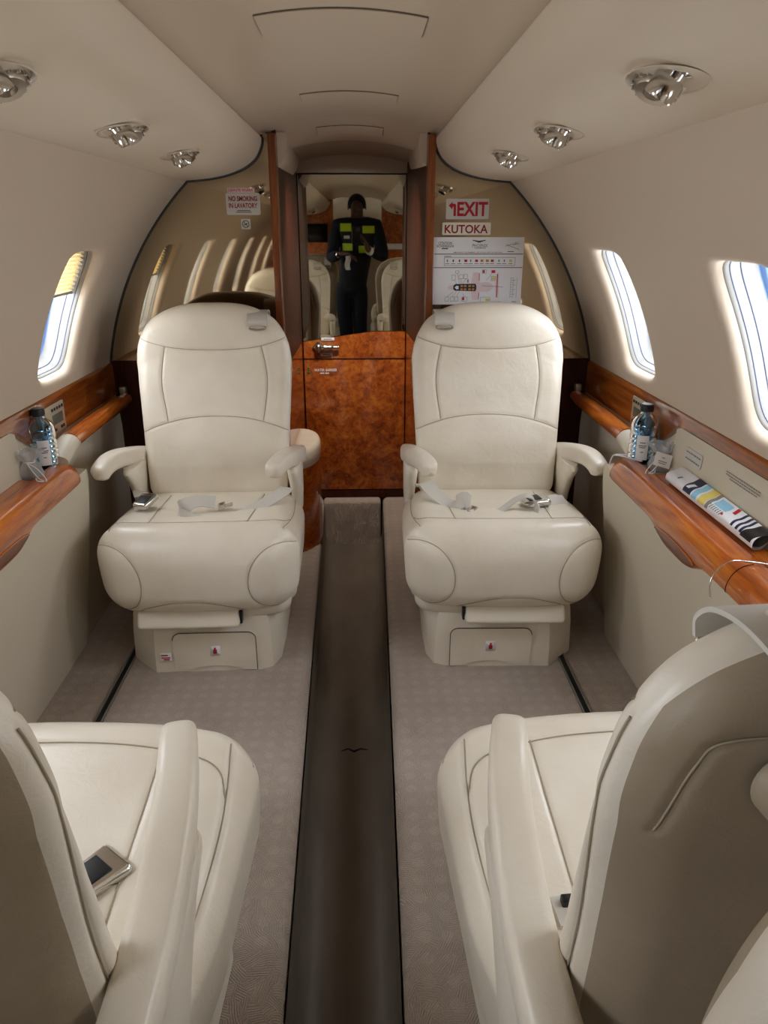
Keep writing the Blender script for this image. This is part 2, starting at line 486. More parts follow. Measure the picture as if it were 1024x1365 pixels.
# overhead panels (bins)
BP = spline([(.50, 1.645), (.40, 1.645), (.30, 1.643), (.282, 1.638), (.276, 1.628), (.282, 1.602), (.300, 1.572), (.335, 1.546), (.385, 1.527), (.44, 1.515), (.50, 1.508), (.552, 1.505)], 6)
BPo = np.vstack([BP, [(.60, 1.56), (.56, 1.635)]])
def binz(a):
    lo = BP[30:]; return float(np.interp(a, lo[:, 0], lo[:, 1]))
for s, side in ((-1, 'left'), (1, 'right')):
    ys = np.linspace(Y0, 2.58, 115).tolist()+[2.61, 2.625, 2.632]; sh = [0]*115+[.001, .004, .009]
    secs = []
    c = BPo.mean(0); cuts = None
    for y, h in zip(ys, sh):
        d = c-BPo; d /= np.linalg.norm(d, axis=1)[:, None]; p = BPo+d*h
        secs.append(np.c_[XC+s*p[:, 0], np.full(len(p), y), p[:, 1]])
    o = link('overhead_panel', loft(secs, True, flip=s < 0), 'bin', auto=50)
    tag(o, 'long curved overhead panel along the %s side of the ceiling' % side, 'overhead panel', 'overhead panels')
    # dark trim where it meets the partition
    p = BPo[20:-3]
    q = tube(np.c_[XC+s*p[:, 0], np.full(len(p), 2.637), p[:, 1]], .0035, 6)
    struct(link('trim_1' if s < 0 else 'trim_2', q, 'dkgrey'))

# ceiling
def zceil(a, y):
    b = 1.70-.045*S(np.asarray(y, float), 2.6, 2.9)
    return b-.046*(np.abs(a)/.28)**2
av = np.linspace(-.37, .37, 37)
def ceil_grid(ys, av):
    Yg, Ag = np.meshgrid(ys, av, indexing='ij')
    return grid(np.stack([XC+Ag, Yg, zceil(Ag, Yg)], -1))
struct(link('ceiling', ceil_grid(np.r_[np.linspace(Y0, 2.4, 12), np.linspace(2.45, 2.646, 8)], av), 'ceil'), 'arched warm grey ceiling', 'ceiling')
struct(link('ceiling', ceil_grid(np.linspace(2.646, 2.92, 12), np.linspace(-.30, .30, 25)), 'ceil'), 'lowered arched ceiling between the wooden posts', 'ceiling')
Yg, Ag = np.meshgrid(np.linspace(2.92, 3.36, 5), np.linspace(-.30, .30, 25), indexing='ij')
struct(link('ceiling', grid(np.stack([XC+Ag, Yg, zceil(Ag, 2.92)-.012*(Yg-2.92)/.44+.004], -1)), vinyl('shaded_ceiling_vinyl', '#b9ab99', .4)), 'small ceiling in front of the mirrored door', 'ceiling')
for (x0, x1, y0, y1, lab) in ((-.168, .118, 1.425, 1.56, 'large flush ceiling panel nearest the camera'), (-.150, .108, 2.2, 2.31, 'middle flush ceiling panel'), (-.135, .085, 2.73, 2.80, 'small flush ceiling panel beside the mirrored door')):
    g = G(); n = 24; xs = np.linspace(x0, x1, n)
    secs = []
    for x in xs:
        a = x-XC; secs.append([(x, y0, float(zceil(a, y0))-.0035), (x, y1, float(zceil(a, y1))-.0035), (x, y1, float(zceil(a, y1))+.004), (x, y0, float(zceil(a, y0))+.004)])
    t = thing('ceiling_panel', lab, 'ceiling panel', ((x0+x1)/2, (y0+y1)/2, 1.69))
    o = link('cover', loft(secs), 'ceil', t, auto=30); o.matrix_parent_inverse = Matrix.Translation(-t.location)
    fr = G()
    pts = [(x, y0) for x in xs]+[(x1, y) for y in np.linspace(y0, y1, 5)]+[(x, y1) for x in xs[::-1]]+[(x0, y) for y in np.linspace(y1, y0, 5)]
    P = np.array([(x, y, float(zceil(x-XC, y))-.001) for x, y in pts]); q = tube(P, .0018, 5, False)
    o = link('gap_trim', q, 'gaptrim', t); o.matrix_parent_inverse = Matrix.Translation(-t.location)

# floor
def xl(y): return -.127-.0155*np.clip(y, .2, 4)
def xr(y): return .048+.016*np.clip(y, .2, 4)
def platform(s, y0, y1):
    secs = []
    for y in np.linspace(y0, y1, 30):
        e = xl(y) if s < 0 else xr(y); r = .028
        pts = [(XC+s*.87, ZF), (XC+s*.6, ZF), (e+s*.1, ZF), (e+s*r, ZF)]
        pts += [(e+s*r*(1-math.sin(k)), ZF-r*(1-math.cos(k))) for k in np.linspace(.2, PI/2, 6)]
        pts += [(e, ZF-.1), (e, ZA-.01)]
        secs.append([(p[0], y, p[1]) for p in pts])
    return grid(secs, flip=s > 0)
struct(link('floor', platform(-1, Y0, 3.36), 'carpet', auto=40), 'taupe carpeted floor left of the aisle', 'floor')
struct(link('floor', platform(1, Y0, 3.36), 'carpet', auto=40), 'taupe carpeted floor right of the aisle', 'floor')
secs = []
for y in np.linspace(Y0, 3.34, 40):
    a, b = xl(y)+.004, xr(y)-.004; r = .05
    pts = [(a, ZF-.02), (a, ZA+r)]+[(a+r*(1-math.cos(k)), ZA+r*(1-math.sin(k))) for k in np.linspace(.3, PI/2, 5)]
    pts += [((a+b)/2, ZA)]+[(b-r*(1-math.cos(k)), ZA+r*(1-math.sin(k))) for k in np.linspace(PI/2, .3, 5)]+[(b, ZA+r), (b, ZF-.02)]
    secs.append([(p[0], y, p[1]) for p in pts])
run = link('aisle_runner', grid(secs, flip=False), 'runner', auto=60)
tag(run, 'dark vinyl runner lining the sunken aisle between the seats', 'runner')
# small tear in the runner
tp = np.array([(-.068, 1.765), (-.048, 1.775), (-.030, 1.763), (-.012, 1.774), (.010, 1.769)])
secs = []
for (x, y), w in zip(tp, (.001, .003, .0045, .003, .001)): secs.append([(x, y-w, ZA+.0006), (x, y+w, ZA+.0006), (x, y+w, ZA+.0012), (x, y-w, ZA+.0012)])
o = link('tear', loft(secs), mat('tear_edge', '#15110e', .9), run); o['label'] = 'short dark tear in the runner'
st = link('carpeted_step', rbox((.136, .035, .125), .014, (6, 2, 6), 4, (-.045, 3.322, .033)), 'carpet')
tag(st, 'carpeted step at the far end of the aisle below the wooden door', 'step')
for s, a, lab in ((-1, .668, 'left'), (1, .622, 'right')):
    t = link('seat_track', bx((XC+s*a, .9, ZF), (.011, 1.75, .004), .002), 'track')
    tag(t, 'dark metal seat track slot in the carpet, %s of the aisle' % lab, 'seat track')
    q = G()
    for k in (-1, 1): box(q, (XC+s*a+k*.009, .9, ZF+.003), (.002, 1.75, .003), .001)
    link('track_lip', q, 'midgrey', t)

# low side walls under the windows
for s, side in ((-1, 'left'), (1, 'right')):
    y0 = Y0
    prof = [(.866, .93), (.858, .84), (.842, .80), (.836, .70), (.838, .4), (.845, ZF-.02)]
    secs = [[(XC+s*a, y, z) for a, z in prof] for y in (y0, .5, 2.0, Y1)]
    struct(link('wall_%s' % side, grid(secs, flip=s > 0), 'beige'), 'beige lower side wall on the %s' % side, 'wall')

# wooden belt strips under the windows
def zlow(y): return .888-.078*S(np.asarray(y, float), 1.80, 1.97)
for s, side in ((-1, 'left'), (1, 'right')):
    secs = []
    for y in np.r_[np.linspace(Y0+.2, 1.75, 8), np.linspace(1.78, 2.0, 12), np.linspace(2.1, Y1, 5)]:
        zl = float(zlow(y))
        pr = [(.868, .925), (.852, .925), (.845, .918), (.8435, .905), (.8425, zl+.012), (.841, zl+.004), (.846, zl), (.868, zl)]
        secs.append([(XC+s*a, y, z) for a, z in pr])
    t = link('belt_rail', loft(secs, True, flip=s < 0), 'belt', auto=45)
    tag(t, 'polished wood strip below the windows, %s side wall' % side, 'wood strip', 'wood strips under the windows')
    # round wooden handrail in front of the belt, from the partition to the ledge
    P = spline([(.803, 2.612, .802), (.80, 2.45, .803), (.797, 2.2, .804), (.795, 2.045, .802)], 10); n = len(P)
    a = np.linspace(0, 2*PI, 20, endpoint=False); secs = []
    for i, p in enumerate(P):
        f = .8+.2*S(i/n, 0, .2)
        secs.append([(XC+s*(p[0]+.028*f*math.cos(q)), p[1], p[2]+.024*f*math.sin(q)) for q in a])
    h = thing('handrail', 'round wooden handrail between the %s side ledge and the partition' % side, 'handrail', (0, 0, 0), 0, 'wooden handrails')
    link('rail', loft(secs, True, flip=s > 0), 'cherry', h, auto=60)
    link('end_cap', rbox((.012, .012, .014), .006, (1, 1, 1), 4, (XC+s*.806, 2.607, .832)), 'steel', h)

# ---- far partition: mirrored panels, posts, wood below
def part_poly(s):
    th = np.linspace(math.radians(11.2), math.radians(47), 24)
    arch = [(AC+RC*math.cos(t_)-.002, ZCC+RC*math.sin(t_)) for t_ in th]
    lo = [(a, z) for a, z in BP[24:][::-1] if a < arch[-1][0]-.01]
    pi = .257 if s < 0 else .277
    poly = [(pi, .93)]+arch+[(a, z+.02) for a, z in lo]+[(pi, 1.645)]
    return [(XC+s*a, z) for a, z in poly]
for s, side in ((-1, 'left'), (1, 'right')):
    o = link('mirror_panel', prism(part_poly(s), 'y', 2.642, 2.655), 'mirror_side', smooth=False)
    tag(o, 'bronze tinted mirror partition behind the far %s seat' % side, 'mirror')
    xi, xo = (XC-.257, XC-.853) if s < 0 else (XC+.277, XC+.853)
    o = struct(link('wall_back', bx(((xi+xo)/2, 2.65, (.93+ZF)/2), (abs(xo-xi)/2, .01, (.93-ZF)/2), .001), 'darkwood'), 'dark wood lower partition behind the far %s seat' % side, 'wall')
    th = np.linspace(math.radians(11), math.radians(47), 40)
    P = wallp(s, th, 2.638, -.002); q = tube(P, .0035, 6); struct(link('trim_3' if s < 0 else 'trim_4', q, 'dkgrey'))
    x = -.274 if s < 0 else .239
    o = link('partition_post', bx((x, 2.65, (1.645+ZF)/2), (.0125, .03, (1.645-ZF)/2), .003, 3), 'post')
    tag(o, 'narrow upright wooden post edging the %s mirror partition' % side, 'post', 'wooden partition posts')

# ---- recess in front of the door
YD = 3.35
def side_wall(s):
    return [(-.264, 2.67), (-.254, YD)] if s < 0 else [(.229, 2.67), (.204, YD)]
def arc_z(x): # lower edge of the mirror
    return .940-.155*max(0, (.06-x))**1.1 if x < .06 else .941
for s, side in ((-1, 'left'), (1, 'right')):
    (xa, ya), (xb, yb) = side_wall(s); zs = arc_z(xb); tk = s*.012
    def slab(z0, z1, m, nm, lab):
        g = G(); g.add([(x, y, z) for z in (z0, z1) for x, y in ((xa, ya), (xb, yb), (xb+tk, yb), (xa+tk, ya))],
                 [(0, 1, 2, 3), (7, 6, 5, 4), (0, 4, 5, 1), (1, 5, 6, 2), (2, 6, 7, 3), (3, 7, 4, 0)])
        if s > 0: g.F = [f[::-1] for f in g.F]
        return struct(link(nm, g, m, smooth=False), lab, 'wall')
    slab(zs, 1.665, 'darkwood', 'wall_%s' % side, 'dark glossy wood wall of the %s side of the door recess' % side)
    slab(ZF, zs-.003, 'burl', 'wall_%s' % side, 'burl wood lower wall on the %s side of the door recess' % side)
    # curved pale cornice in the recess
    pr = spline([(.0, 1.655), (.004, 1.61), (-.012, 1.57), (-.05, 1.54), (-.09, 1.53)], 5)
    secs = []
    for y, k in ((2.69, 0), (3.0, .01), (3.2, .016)):
        x0 = (-.235 if s < 0 else .205)-s*0.0-s*k*0
        secs.append([(x0-s*p[0]*1-0 if False else x0-s*(p[0]), y, p[1]) for p in pr]+[(x0+s*.09, y, 1.655)])
    o = link('cornice', loft(secs, True, flip=s > 0), 'bin', auto=50)
    o.name = 'trim_5' if s < 0 else 'trim_6'; struct(o)
sw = thing('wall_switch', 'square black switch plate on burl wood beside the far right seat', 'switch', (.2215, 2.9, .905), math.atan2(.025, .68))
link('plate', bx((-.002, 0, 0), (.003, .036, .021), .002), 'dkgrey', sw); link('rocker', bx((-.006, 0, 0), (.003, .02, .013), .0015), 'black', sw)

d = struct(link('door_1', bx(((-.252+.203)/2, YD+.014, (1.575+ZF)/2), (.2275, .012, (1.575-ZF)/2), .001), 'darkwood'), 'wooden lavatory door with large mirror above and burl veneer below', 'door')
xs = np.linspace(-.250, .201, 30)
def strip_poly(f0, f1): return [(x, f0(x)) for x in xs]+[(x, f1(x)) for x in xs[::-1]]
link('door_mirror', prism(strip_poly(arc_z, lambda x: 1.572), 'y', YD-.004, YD+.004), 'mirror_door', d, smooth=False)
link('upper_veneer', prism(strip_poly(lambda x: .8215, lambda x: arc_z(x)-.003), 'y', YD-.006, YD+.003), 'burl', d, smooth=False)
link('lower_veneer', bx((-.0245, YD-.0015, (.8185+.20)/2), (.2255, .0045, (.8185-.20)/2), .0008), 'burl', d)
link('kick_strip', bx((-.0245, YD-.0005, .177), (.2255, .0035, .02), .0008), 'darkwood', d)
link('trim_bead', bx((-.0245, YD-.007, .82), (.2255, .002, .0018), .0006), 'darkwood', d)
g = G()
rose = rbox((.02, .006, .02), .004, (1, 1, 1), 3); rose.rot('Y', PI/4).move((-.183, YD-.012, .872)); g.add(rose.v(), rose.F)
kn = lathe([(.0001, -.004), (.013, -.004), (.015, 0), (.014, .02), (.01, .026), (.0001, .027)], 20); kn.rot('X', PI/2).move((-.183, YD-.015, .872)); g.add(kn.v(), kn.F)
q = tube(spline([(-.183, YD-.026, .872), (-.15, YD-.027, .873), (-.12, YD-.025, .872), (-.093, YD-.022, .8715)], 6), [.011]*6+[.0095]*6+[.007]*6+[.0055], 12); g.add(q.v(), q.F)
link('door_handle', g, 'chrome', d)
hd = [(x*1.1, 1.578) for x in xs]+[(x*1.1, float(zceil(x*1.1-XC, 2.92))-.004) for x in xs[::-1]]
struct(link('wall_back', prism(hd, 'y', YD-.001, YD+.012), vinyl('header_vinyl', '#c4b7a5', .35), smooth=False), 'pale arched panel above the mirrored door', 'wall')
struct(link('wall_back', bx((-.02, YD+.035, 1.63), (.32, .008, .07), .001), 'darkwood'), 'dark panel above the door', 'wall')
struct(link('wall_back', bx((-.02, YD+.035, .05), (.32, .008, .12), .001), 'darkwood'), 'dark panel under the door', 'wall')
def label_card(x, z, w, h, name, label, parts, y=YD-.0075):
    t = link(name, bx((x, y, z), (w/2, .0012, h/2), .0004, 1), 'whitesheet'); tag(t, label, 'label'); return t
for x, z, w, lab in ((-.142, .906, .058, 'small white label strip above the chrome door handle'), (-.150, .838, .052, 'small white label strip below the chrome door handle')):
    t = label_card(x, z, w, .013, 'label_strip', lab, None)
    g = G(); rr = random.Random(int(x*1000))
    xx = x-w*.3
    while xx < x+w*.3:
        l = rr.uniform(.003, .006); quad_y(g, xx, xx+l, z-.0018, z+.0018, YD-.0089); xx += l+.0012
    link('print', g, 'dkgrey', t)
t = thing('water_barrier_lettering', 'white WATER BARRIER lettering on the burl wood door', 'sign', (0, 0, 0))
link('heading', text_on_y('WATER BARRIER', -.155, YD-.0072, .769, .102, .012, .0004), 'whitesheet', t, smooth=False)
g = G()
for a, b in ((-.181, -.162), (-.158, -.140)): quad_y(g, a, b, .7525, .7575, YD-.0072)
link('subline', g, 'whitesheet', t, smooth=False)
g = G()
for z, w in ((.778, .005), (.768, .004), (.758, .006)): q = lathe([(.0001, 0), (w, 0), (w, .0005), (.0001, .0005)], 10); q.rot('X', PI/2).move((-.232, YD-.0065, z)); g.add(q.v(), q.F)
o = link('green_mark', g, 'green'); tag(o, 'small green mark beside the WATER BARRIER lettering', 'mark')

# low curved cabinet with padded top left of the recess
cab = thing('corner_cabinet', 'low curved wooden cabinet with beige padded top behind the far left seat', 'cabinet', (0, 0, 0))
def cab_poly(r, e): return [(-.255, 2.69), (-.255, 3.25)]+[(-.255+e+(r)*0, 3.25)]
a = np.linspace(-PI/2, PI/2, 16)
poly = [(-.263+.098*math.cos(k), 2.90+.2*math.sin(k)) for k in a]
link('body', prism(poly, 'z', ZF, .50), 'cherry', cab, auto=40)
g = G(); cx, cy = np.mean(poly, 0)
secs = []
for z, f in ((.50, .98), (.506, 1.03), (.53, 1.05), (.552, 1.03), (.566, .93), (.57, .7), (.571, .3)): secs.append([((p[0]-cx)*f+cx, (p[1]-cy)*f+cy, z) for p in poly])
link('padded_top', loft(secs, True, flip=True), 'leather', cab, auto=70)

# ---- side ledges (cabin consoles)
def bump_z(y): return .03*math.exp(-((y-1.50)/.115)**4)
def ledge(s, a0, abot, side):
    t = thing('side_ledge', 'long wood topped side ledge along the %s wall in front of the far seat' % side, 'side ledge', (0, 0, 0), 0, 'wood topped side ledges')
    def sweep(profile, ys, m, nm, auto=40, par=t, sm=True):
        secs = [[(XC+s*a, y, z) for a, z in profile(y)] for y in ys]
        return link(nm, loft(secs, True, flip=s < 0), m, par, smooth=sm, auto=auto)
    ya, yb = 1.085, 2.0
    ysd = np.r_[ya, ya+.006, ya+.02, ya+.05, np.linspace(1.16, 1.9, 44), 1.93, 1.96, 1.98, 1.992, 2.0]
    def endr(y):   # rounding at both ends
        d = min(y-ya, yb-y); return 0 if d > .06 else .05*(1-math.sqrt(max(0, 1-(1-d/.06)**2)))
    def wood(y):
        e = endr(y); b = bump_z(y); zt = .768-e*.35; zb = .702-b+e*.3
        q = spline([(a0+.008+e, zb), (a0-.001+e, zb+.007), (a0-.004+e, .712-b*.3+e*.1), (a0-.003+e, .728-e*.1), (a0+.006+e, .748-e*.25), (a0+.022+e, zt-.006), (a0+.042+e, zt-.001)], 4).tolist()
        return q+[(a0+.058, zt), (a0+.058, zb), (a0+.03, zb)]
    sweep(wood, ysd, 'cherry', 'wood_nosing', 60)
    # grip recess below the nosing
    ys = np.linspace(1.39, 1.60, 20)
    pr = []
    for y in ys:
        h = math.sqrt(max(0, 1-((y-1.495)/.106)**2)); zc = .699
        pr.append([(XC+s*(a0-.0042+.003*0), y, zc+.0115*h), (XC+s*(a0-.005), y, zc+.006*h), (XC+s*(a0-.005), y, zc-.012*h), (XC+s*(a0-.0035), y, zc-.016*h)])
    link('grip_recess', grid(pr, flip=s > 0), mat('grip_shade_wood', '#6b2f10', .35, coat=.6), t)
    P = [(XC+s*(a0-.0055), y, .699+.012*math.sqrt(max(0, 1-((y-1.495)/.108)**2))) for y in np.linspace(1.388, 1.602, 24)]
    q = tube(P, .0022, 6); link('grip_edge', q, 'cherry', t)
    # seam ring across the nosing near the camera
    p = wood(1.25)[:25]; q = tube([(XC+s*a, 1.25, z) for a, z in p], .0012, 6); link('nosing_joint', q, 'darkwood', t)
    # table lid
    lid = lambda y: [(a0+.060, .740), (a0+.060, .764), (a0+.062, .767), (a0+.098, .769), (a0+.100, .766), (a0+.100, .74)]
    sweep(lid, [1.115, 1.5, 1.80], 'cherry', 'table_lid', 40)
    # beige gutter and slanted back panel
    gut = lambda y: [(a0+.06, .70), (a0+.06, .7585), (a0+.10, .7585), (.84, .7585), (.84, .70)]
    sweep(gut, [1.10, 1.6, 1.992], 'beige', 'ledge_top', 40)
    bk = lambda y: [(.836, .75), (.840, .80), (.847, .886), (.86, .886), (.86, .75)]
    sweep(bk, [Y0+.8, .9, 1.4, 1.84], 'beige', 'back_panel', 40)
    # rounded far end joining the handrail
    e = G()
    P = spline([(.797, 2.062, .80), (.797, 2.03, .797), (.800, 1.99, .783), (.804, 1.95, .768)], 6); aa = np.linspace(0, 2*PI, 20, endpoint=False); secs = []
    for i, p in enumerate(P):
        f = i/(len(P)-1); secs.append([(XC+s*(p[0]+(.029+.008*f)*math.cos(k)), p[1], p[2]+(.026-.006*f)*math.sin(k)) for k in aa])
    e = loft(secs, True, flip=s < 0); link('end_piece', e, 'beige', t, auto=60)
    # front panel
    def front(y):
        pts = [(a0+.006, .725), (a0+.004, .70), (a0+.012, .62), (a0+.028, .5), (a0+(abot-a0)*.62, .35), (abot, ZF-.005)]
        return spline(pts, 4).tolist()+[(.84, ZF-.005), (.84, .735)]
    sweep(front, [.9, 1.2, 1.6, 1.95, 2.0, 2.018, 2.03], 'beige', 'front_panel', 40)
    # cup holders
    for k, yy in enumerate((1.945, 1.868)):
        a = a0+.083 if k == 0 else a0+.092
        q = lathe([(.036 if k == 0 else .026, 0), (.034 if k == 0 else .024, .0022), (.031 if k == 0 else .021, .0006), (.0001, .0004)], 28); q.move((XC+s*a, yy, .7590))
        link('cup_holder', q, 'dkgrey', t)
    return t
ledge(-1, .748, .832, 'left'); ledge(1, .727, .795, 'right')
# control panels in the wooden belt
for s, side in ((-1, 'left'), (1, 'right')):
    t = thing('control_panel', 'seat control panel with small screen and buttons in the %s wood strip' % side, 'control panel', (XC+s*.8405, 2.085, .857), 0, 'seat control panels')
    link('plate', bx((0, 0, 0), (.0025, .066, .042), .001), 'panelmetal', t)
    link('display', bx((-s*.002, .012, .0), (.002, .036, .014), .001), 'lcd', t)
    for yy, zz in [(-.02+.018*i, .029) for i in range(5)]+[(-.03, -.028), (-.012, -.028), (.03, -.028), (.046, -.028)]:
        link('button', bx((-s*.003, yy, zz), (.002, .0048, .0042), .0015), 'black', t)

# small placards on the right slanted panel
def on_panel(pts):  # (y,z) -> 3D on right back panel
    return [(XC+(.840+(z-.80)*(.007/.086))-.0012, y, z) for y, z in pts]
o = G(); P = on_panel(rrect(.095, .036, .008, 4, (1.715, .836))); n = len(P)
o.add(P+[(x-.001, y, z) for x, y, z in P], [tuple(range(n, 2*n))]+[(i, (i+1) % n, (i+1) % n+n, i+n) for i in range(n)])
pl = link('placard', o, 'signgrey', smooth=False); tag(pl, 'small pale grey placard on the right slanted panel beside the water bottle', 'placard')
g = G()
for z in (.844, .828):
    y = 1.675
    while y < 1.752: l = rng.uniform(.006, .012); g.add([(q[0]-.0016, q[1], q[2]) for q in on_panel([(y, z-.002), (y+l, z-.002), (y+l, z+.002), (y, z+.002)])], [(0, 1, 2, 3)]); y += l+.002
link('print', g, 'midgrey', pl)
g = G()
for r, (z, ya, yb) in enumerate(((.856, 1.40, 1.545), (.850, 1.40, 1.545), (.844, 1.41, 1.53))):
    y = ya
    while y < yb: l = rng.uniform(.004, .011); g.add(on_panel([(y, z-.0013), (y+l, z-.0013), (y+l, z+.0013), (y, z+.0013)]), [(0, 1, 2, 3)]); y += l+.0018
o = link('notice_print', g, 'midgrey', smooth=False); tag(o, 'small grey lines of printed notice on the right slanted panel above the newspaper', 'notice')

# ================================================================== SEATS (local frame: faces -Y, aisle on +X, origin on the carpet)
DZ = .026             # cushion and armrest drop
def make_cushion():
    g = rbox((.280, .27, .122), .080, (96, 92, 34), 12, (0, -.065, .346))
    def f(V):
        x, y, z = V.T.copy(); fx = x/.280; wz = np.clip((z-.224)/.244, 0, 1)
        fr = S(-y, .18, .335); top = S(wz, .6, 1.)
        zz = z+top*(.010*(1-fx**2)-.035*S(y, -.22, .18)+.006*np.exp(-((y+.27)/.05)**2))
        zz -= top*.006*np.exp(-((np.abs(x)-.02)/.13)**4)*S(y, -.25, -.1)
        yy = y+fr*(.045*np.abs(fx)**3)-fr*.016*np.sin(PI*wz)+fr*.006*(1-wz)**2
        xx = x*(1-.06*(1-wz)**2)*(1-.10*S(y, 0, .22))
        return np.stack([xx, yy, zz], 1)
    g.xf(f)
    dn = (0, 0, -1); fw = (0, 1, 0)
    L = [([(-.2495, -.150, .4), (-.222, -.200, .4), (-.12, -.228, .4), (0, -.235, .4), (.12, -.228, .4), (.222, -.200, .4), (.2495, -.150, .4)], dn),
         ([(-.135, -.228, .4), (-.142, -.08, .4), (-.148, .1, .4)], dn), ([(.135, -.228, .4), (.142, -.08, .4), (.148, .1, .4)], dn),
         ([(-.236, -.255, .4), (-.2495, -.15, .4), (-.253, -.05, .4), (-.244, .14, .4)], dn), ([(.236, -.255, .4), (.2495, -.15, .4), (.253, -.05, .4), (.244, .14, .4)], dn),
         ([(-.17, 0, .232), (-.145, 0, .256), (-.08, 0, .281), (-.03, 0, .286), (.03, 0, .282), (.09, 0, .262), (.13, 0, .236)], fw)]
    for sg in (1, -1):
        el = [(sg*(.226+.084*math.cos(a)), 0, .340+.100*math.sin(a)) for a in np.linspace(math.radians(58), math.radians(302), 24)]
        L.append((el, fw))
    p = seams(g, L, .0040, .0032, .0011)
    g.move((0, 0, -DZ)); p.move((0, 0, -DZ))
    return g, p

def back_front_y(z): return np.interp(z, [.40, .50, .60, .70, .85, 1.0], [.125, .140, .170, .195, .225, .240])
def make_back():
    g = rbox((.25, .055, .305), .05, (96, 8, 120), 10, (0, 0, .685)); raw = g.lat.copy()
    def f(V):
        x, y, z = V.T.copy(); fx = x/.25; v = np.clip((z-.41)/.58, 0, 1)
        zz = z-.088*np.abs(fx)**3.0*S(v, .35, 1.)
        t = (y+.055)/.11                      # 0 front 1 rear
        xx = x*(1-(.075+.10*t)*(1-v)**1.6)*(1-.05*S(v, .8, 1.))*(1-.035*t)
        thick = .118-.035*v
        fy = back_front_y(z)
        bol = -.014*np.abs(fx)**2.2+.004-.020*np.exp(-((z-.575)/.085)**2)*(1-fx**2)-.010*np.exp(-((z-.93)/.07)**2)*(1-fx**2)
        rear = -.040*np.abs(fx)**2.6
        yy = fy+bol*(1-t)+t*(thick+rear)
        return np.stack([xx, yy, zz], 1)
    g.xf(f)
    fw, bk = (0, 1, 0), (0, -1, 0)
    L = [([(-.25, 0, .900), (-.20, 0, .878), (-.12, 0, .858), (0, 0, .851), (.12, 0, .858), (.20, 0, .878), (.25, 0, .900)], fw),
         ([(-.150, 0, .863), (-.162, 0, .80), (-.165, 0, .74), (-.150, 0, .637)], fw), ([(.150, 0, .863), (.162, 0, .80), (.165, 0, .74), (.150, 0, .637)], fw),
         ([(-.25, 0, .592), (-.19, 0, .622), (-.1, 0, .645), (0, 0, .652), (.1, 0, .645), (.19, 0, .622), (.25, 0, .592)], fw),
         ([(-.215, 0, .80), (-.20, 0, .865), (-.18, 0, .892), (-.1, 0, .905), (0, 0, .91), (.1, 0, .905), (.18, 0, .892), (.20, 0, .865), (.215, 0, .80)], bk)]
    for sg in (1, -1):
        L.append(([(sg*.4, .165, .48), (sg*.4, .20, .6), (sg*.4, .226, .72), (sg*.4, .246, .84), (sg*.4, .25, .88)], (-sg, 0, 0)))
    p = seams(g, L, .0040, .0032, .0011)
    sh, cu = [], []
    for f in g.F:
        c = raw[list(f)].mean(0)
        (sh if c[1] > .030 else cu).append(f)
    def sub(F):
        ids = np.unique(np.array(F)); mp = {int(a): i for i, a in enumerate(ids)}
        q = G(); q.add(g.v()[ids], [tuple(mp[int(i)] for i in f) for f in F]); return q
    return sub(cu), sub(sh), p

def make_arm(outer):
    """armrest pad; outer=True: the window side one, splayed outwards"""
    sg = -1 if outer else 1
    P = [(.246, .30, .515), (.250, .22, .537), (.247, .12, .562), (.237, .03, .582), (.223, -.04, .592), (.207, -.10, .589), (.199, -.132, .578)] if not outer else \
        [(.240, .24, .535), (.250, .18, .553), (.262, .10, .573), (.280, .03, .585), (.290, -.025, .587), (.298, -.065, .576), (.302, -.088, .562)]
    P = spline(P, 8); n = len(P); T = np.gradient(P, axis=0); T /= np.linalg.norm(T, axis=1)[:, None]
    B = np.cross(T, [0, 0, 1.]); B /= np.linalg.norm(B, axis=1)[:, None]; N = np.cross(B, T)
    a = np.linspace(0, 2*PI, 28, endpoint=False); secs = []
    for i in range(n):
        k = i/(n-1); w = .028-.004*k; h = .030-.006*k
        e = max(0, (k-.86)/.14); sc = math.sqrt(max(.02, 1-e**2.2)); e0 = max(0, (.08-k)/.08); sc *= math.sqrt(1-.9*e0**2)
        cs, sn = np.cos(a), np.sin(a)
        pr = np.stack([np.sign(cs)*np.abs(cs)**.55*w, np.sign(sn)*np.abs(sn)**.55*h], 1)*sc
        secs.append(P[i]+pr[:, :1]*B[i]+pr[:, 1:]*N[i])
    g = loft(secs, True, flip=True)
    if sg < 0: g = g.mirror()
    # support cheek below the pad
    s2 = []
    for z, y0, y1, w in ((.38, .115, .20, .016), (.44, .09, .205, .019), (.50, .045, .21, .022), (.54, .0, .212, .023), (.555, .01, .15, .02)):
        xm = .250 if z < .5 else .248
        s2.append([(sg*(xm+w*math.cos(q)*1.0), (y0+y1)/2+(y1-y0)/2*np.sign(math.sin(q))*abs(math.sin(q))**.6, z) for q in np.linspace(0, 2*PI, 20, endpoint=False)])
    c = loft(s2, True, flip=sg > 0)
    line = P[4:-3]+B[4:-3]*.0-N[4:-3]*0
    return g, c

def make_pan():
    g = rbox((.262, .235, .062), .035, (16, 16, 6), 6, (-.012, -.045, .222))
    def f(V):
        x, y, z = V.T.copy(); wz = np.clip((z-.16)/.124, 0, 1)
        xx = np.where(x < 0, x*(1-.30*(1-wz)**1.2), x*(1-.03*(1-wz)))
        yy = y+S(-y, .1, .28)*(.03*np.abs(x/.242)**3)+.01*(1-wz)*S(-y, .1, .28)
        return np.stack([xx, yy, z], 1)
    g.xf(f)
    # bulging skirt on the aisle side
    b = rbox((.03, .17, .085), .028, (4, 10, 6), 5, (.222, .05, .225)); g.add(b.v(), b.F)
    return g

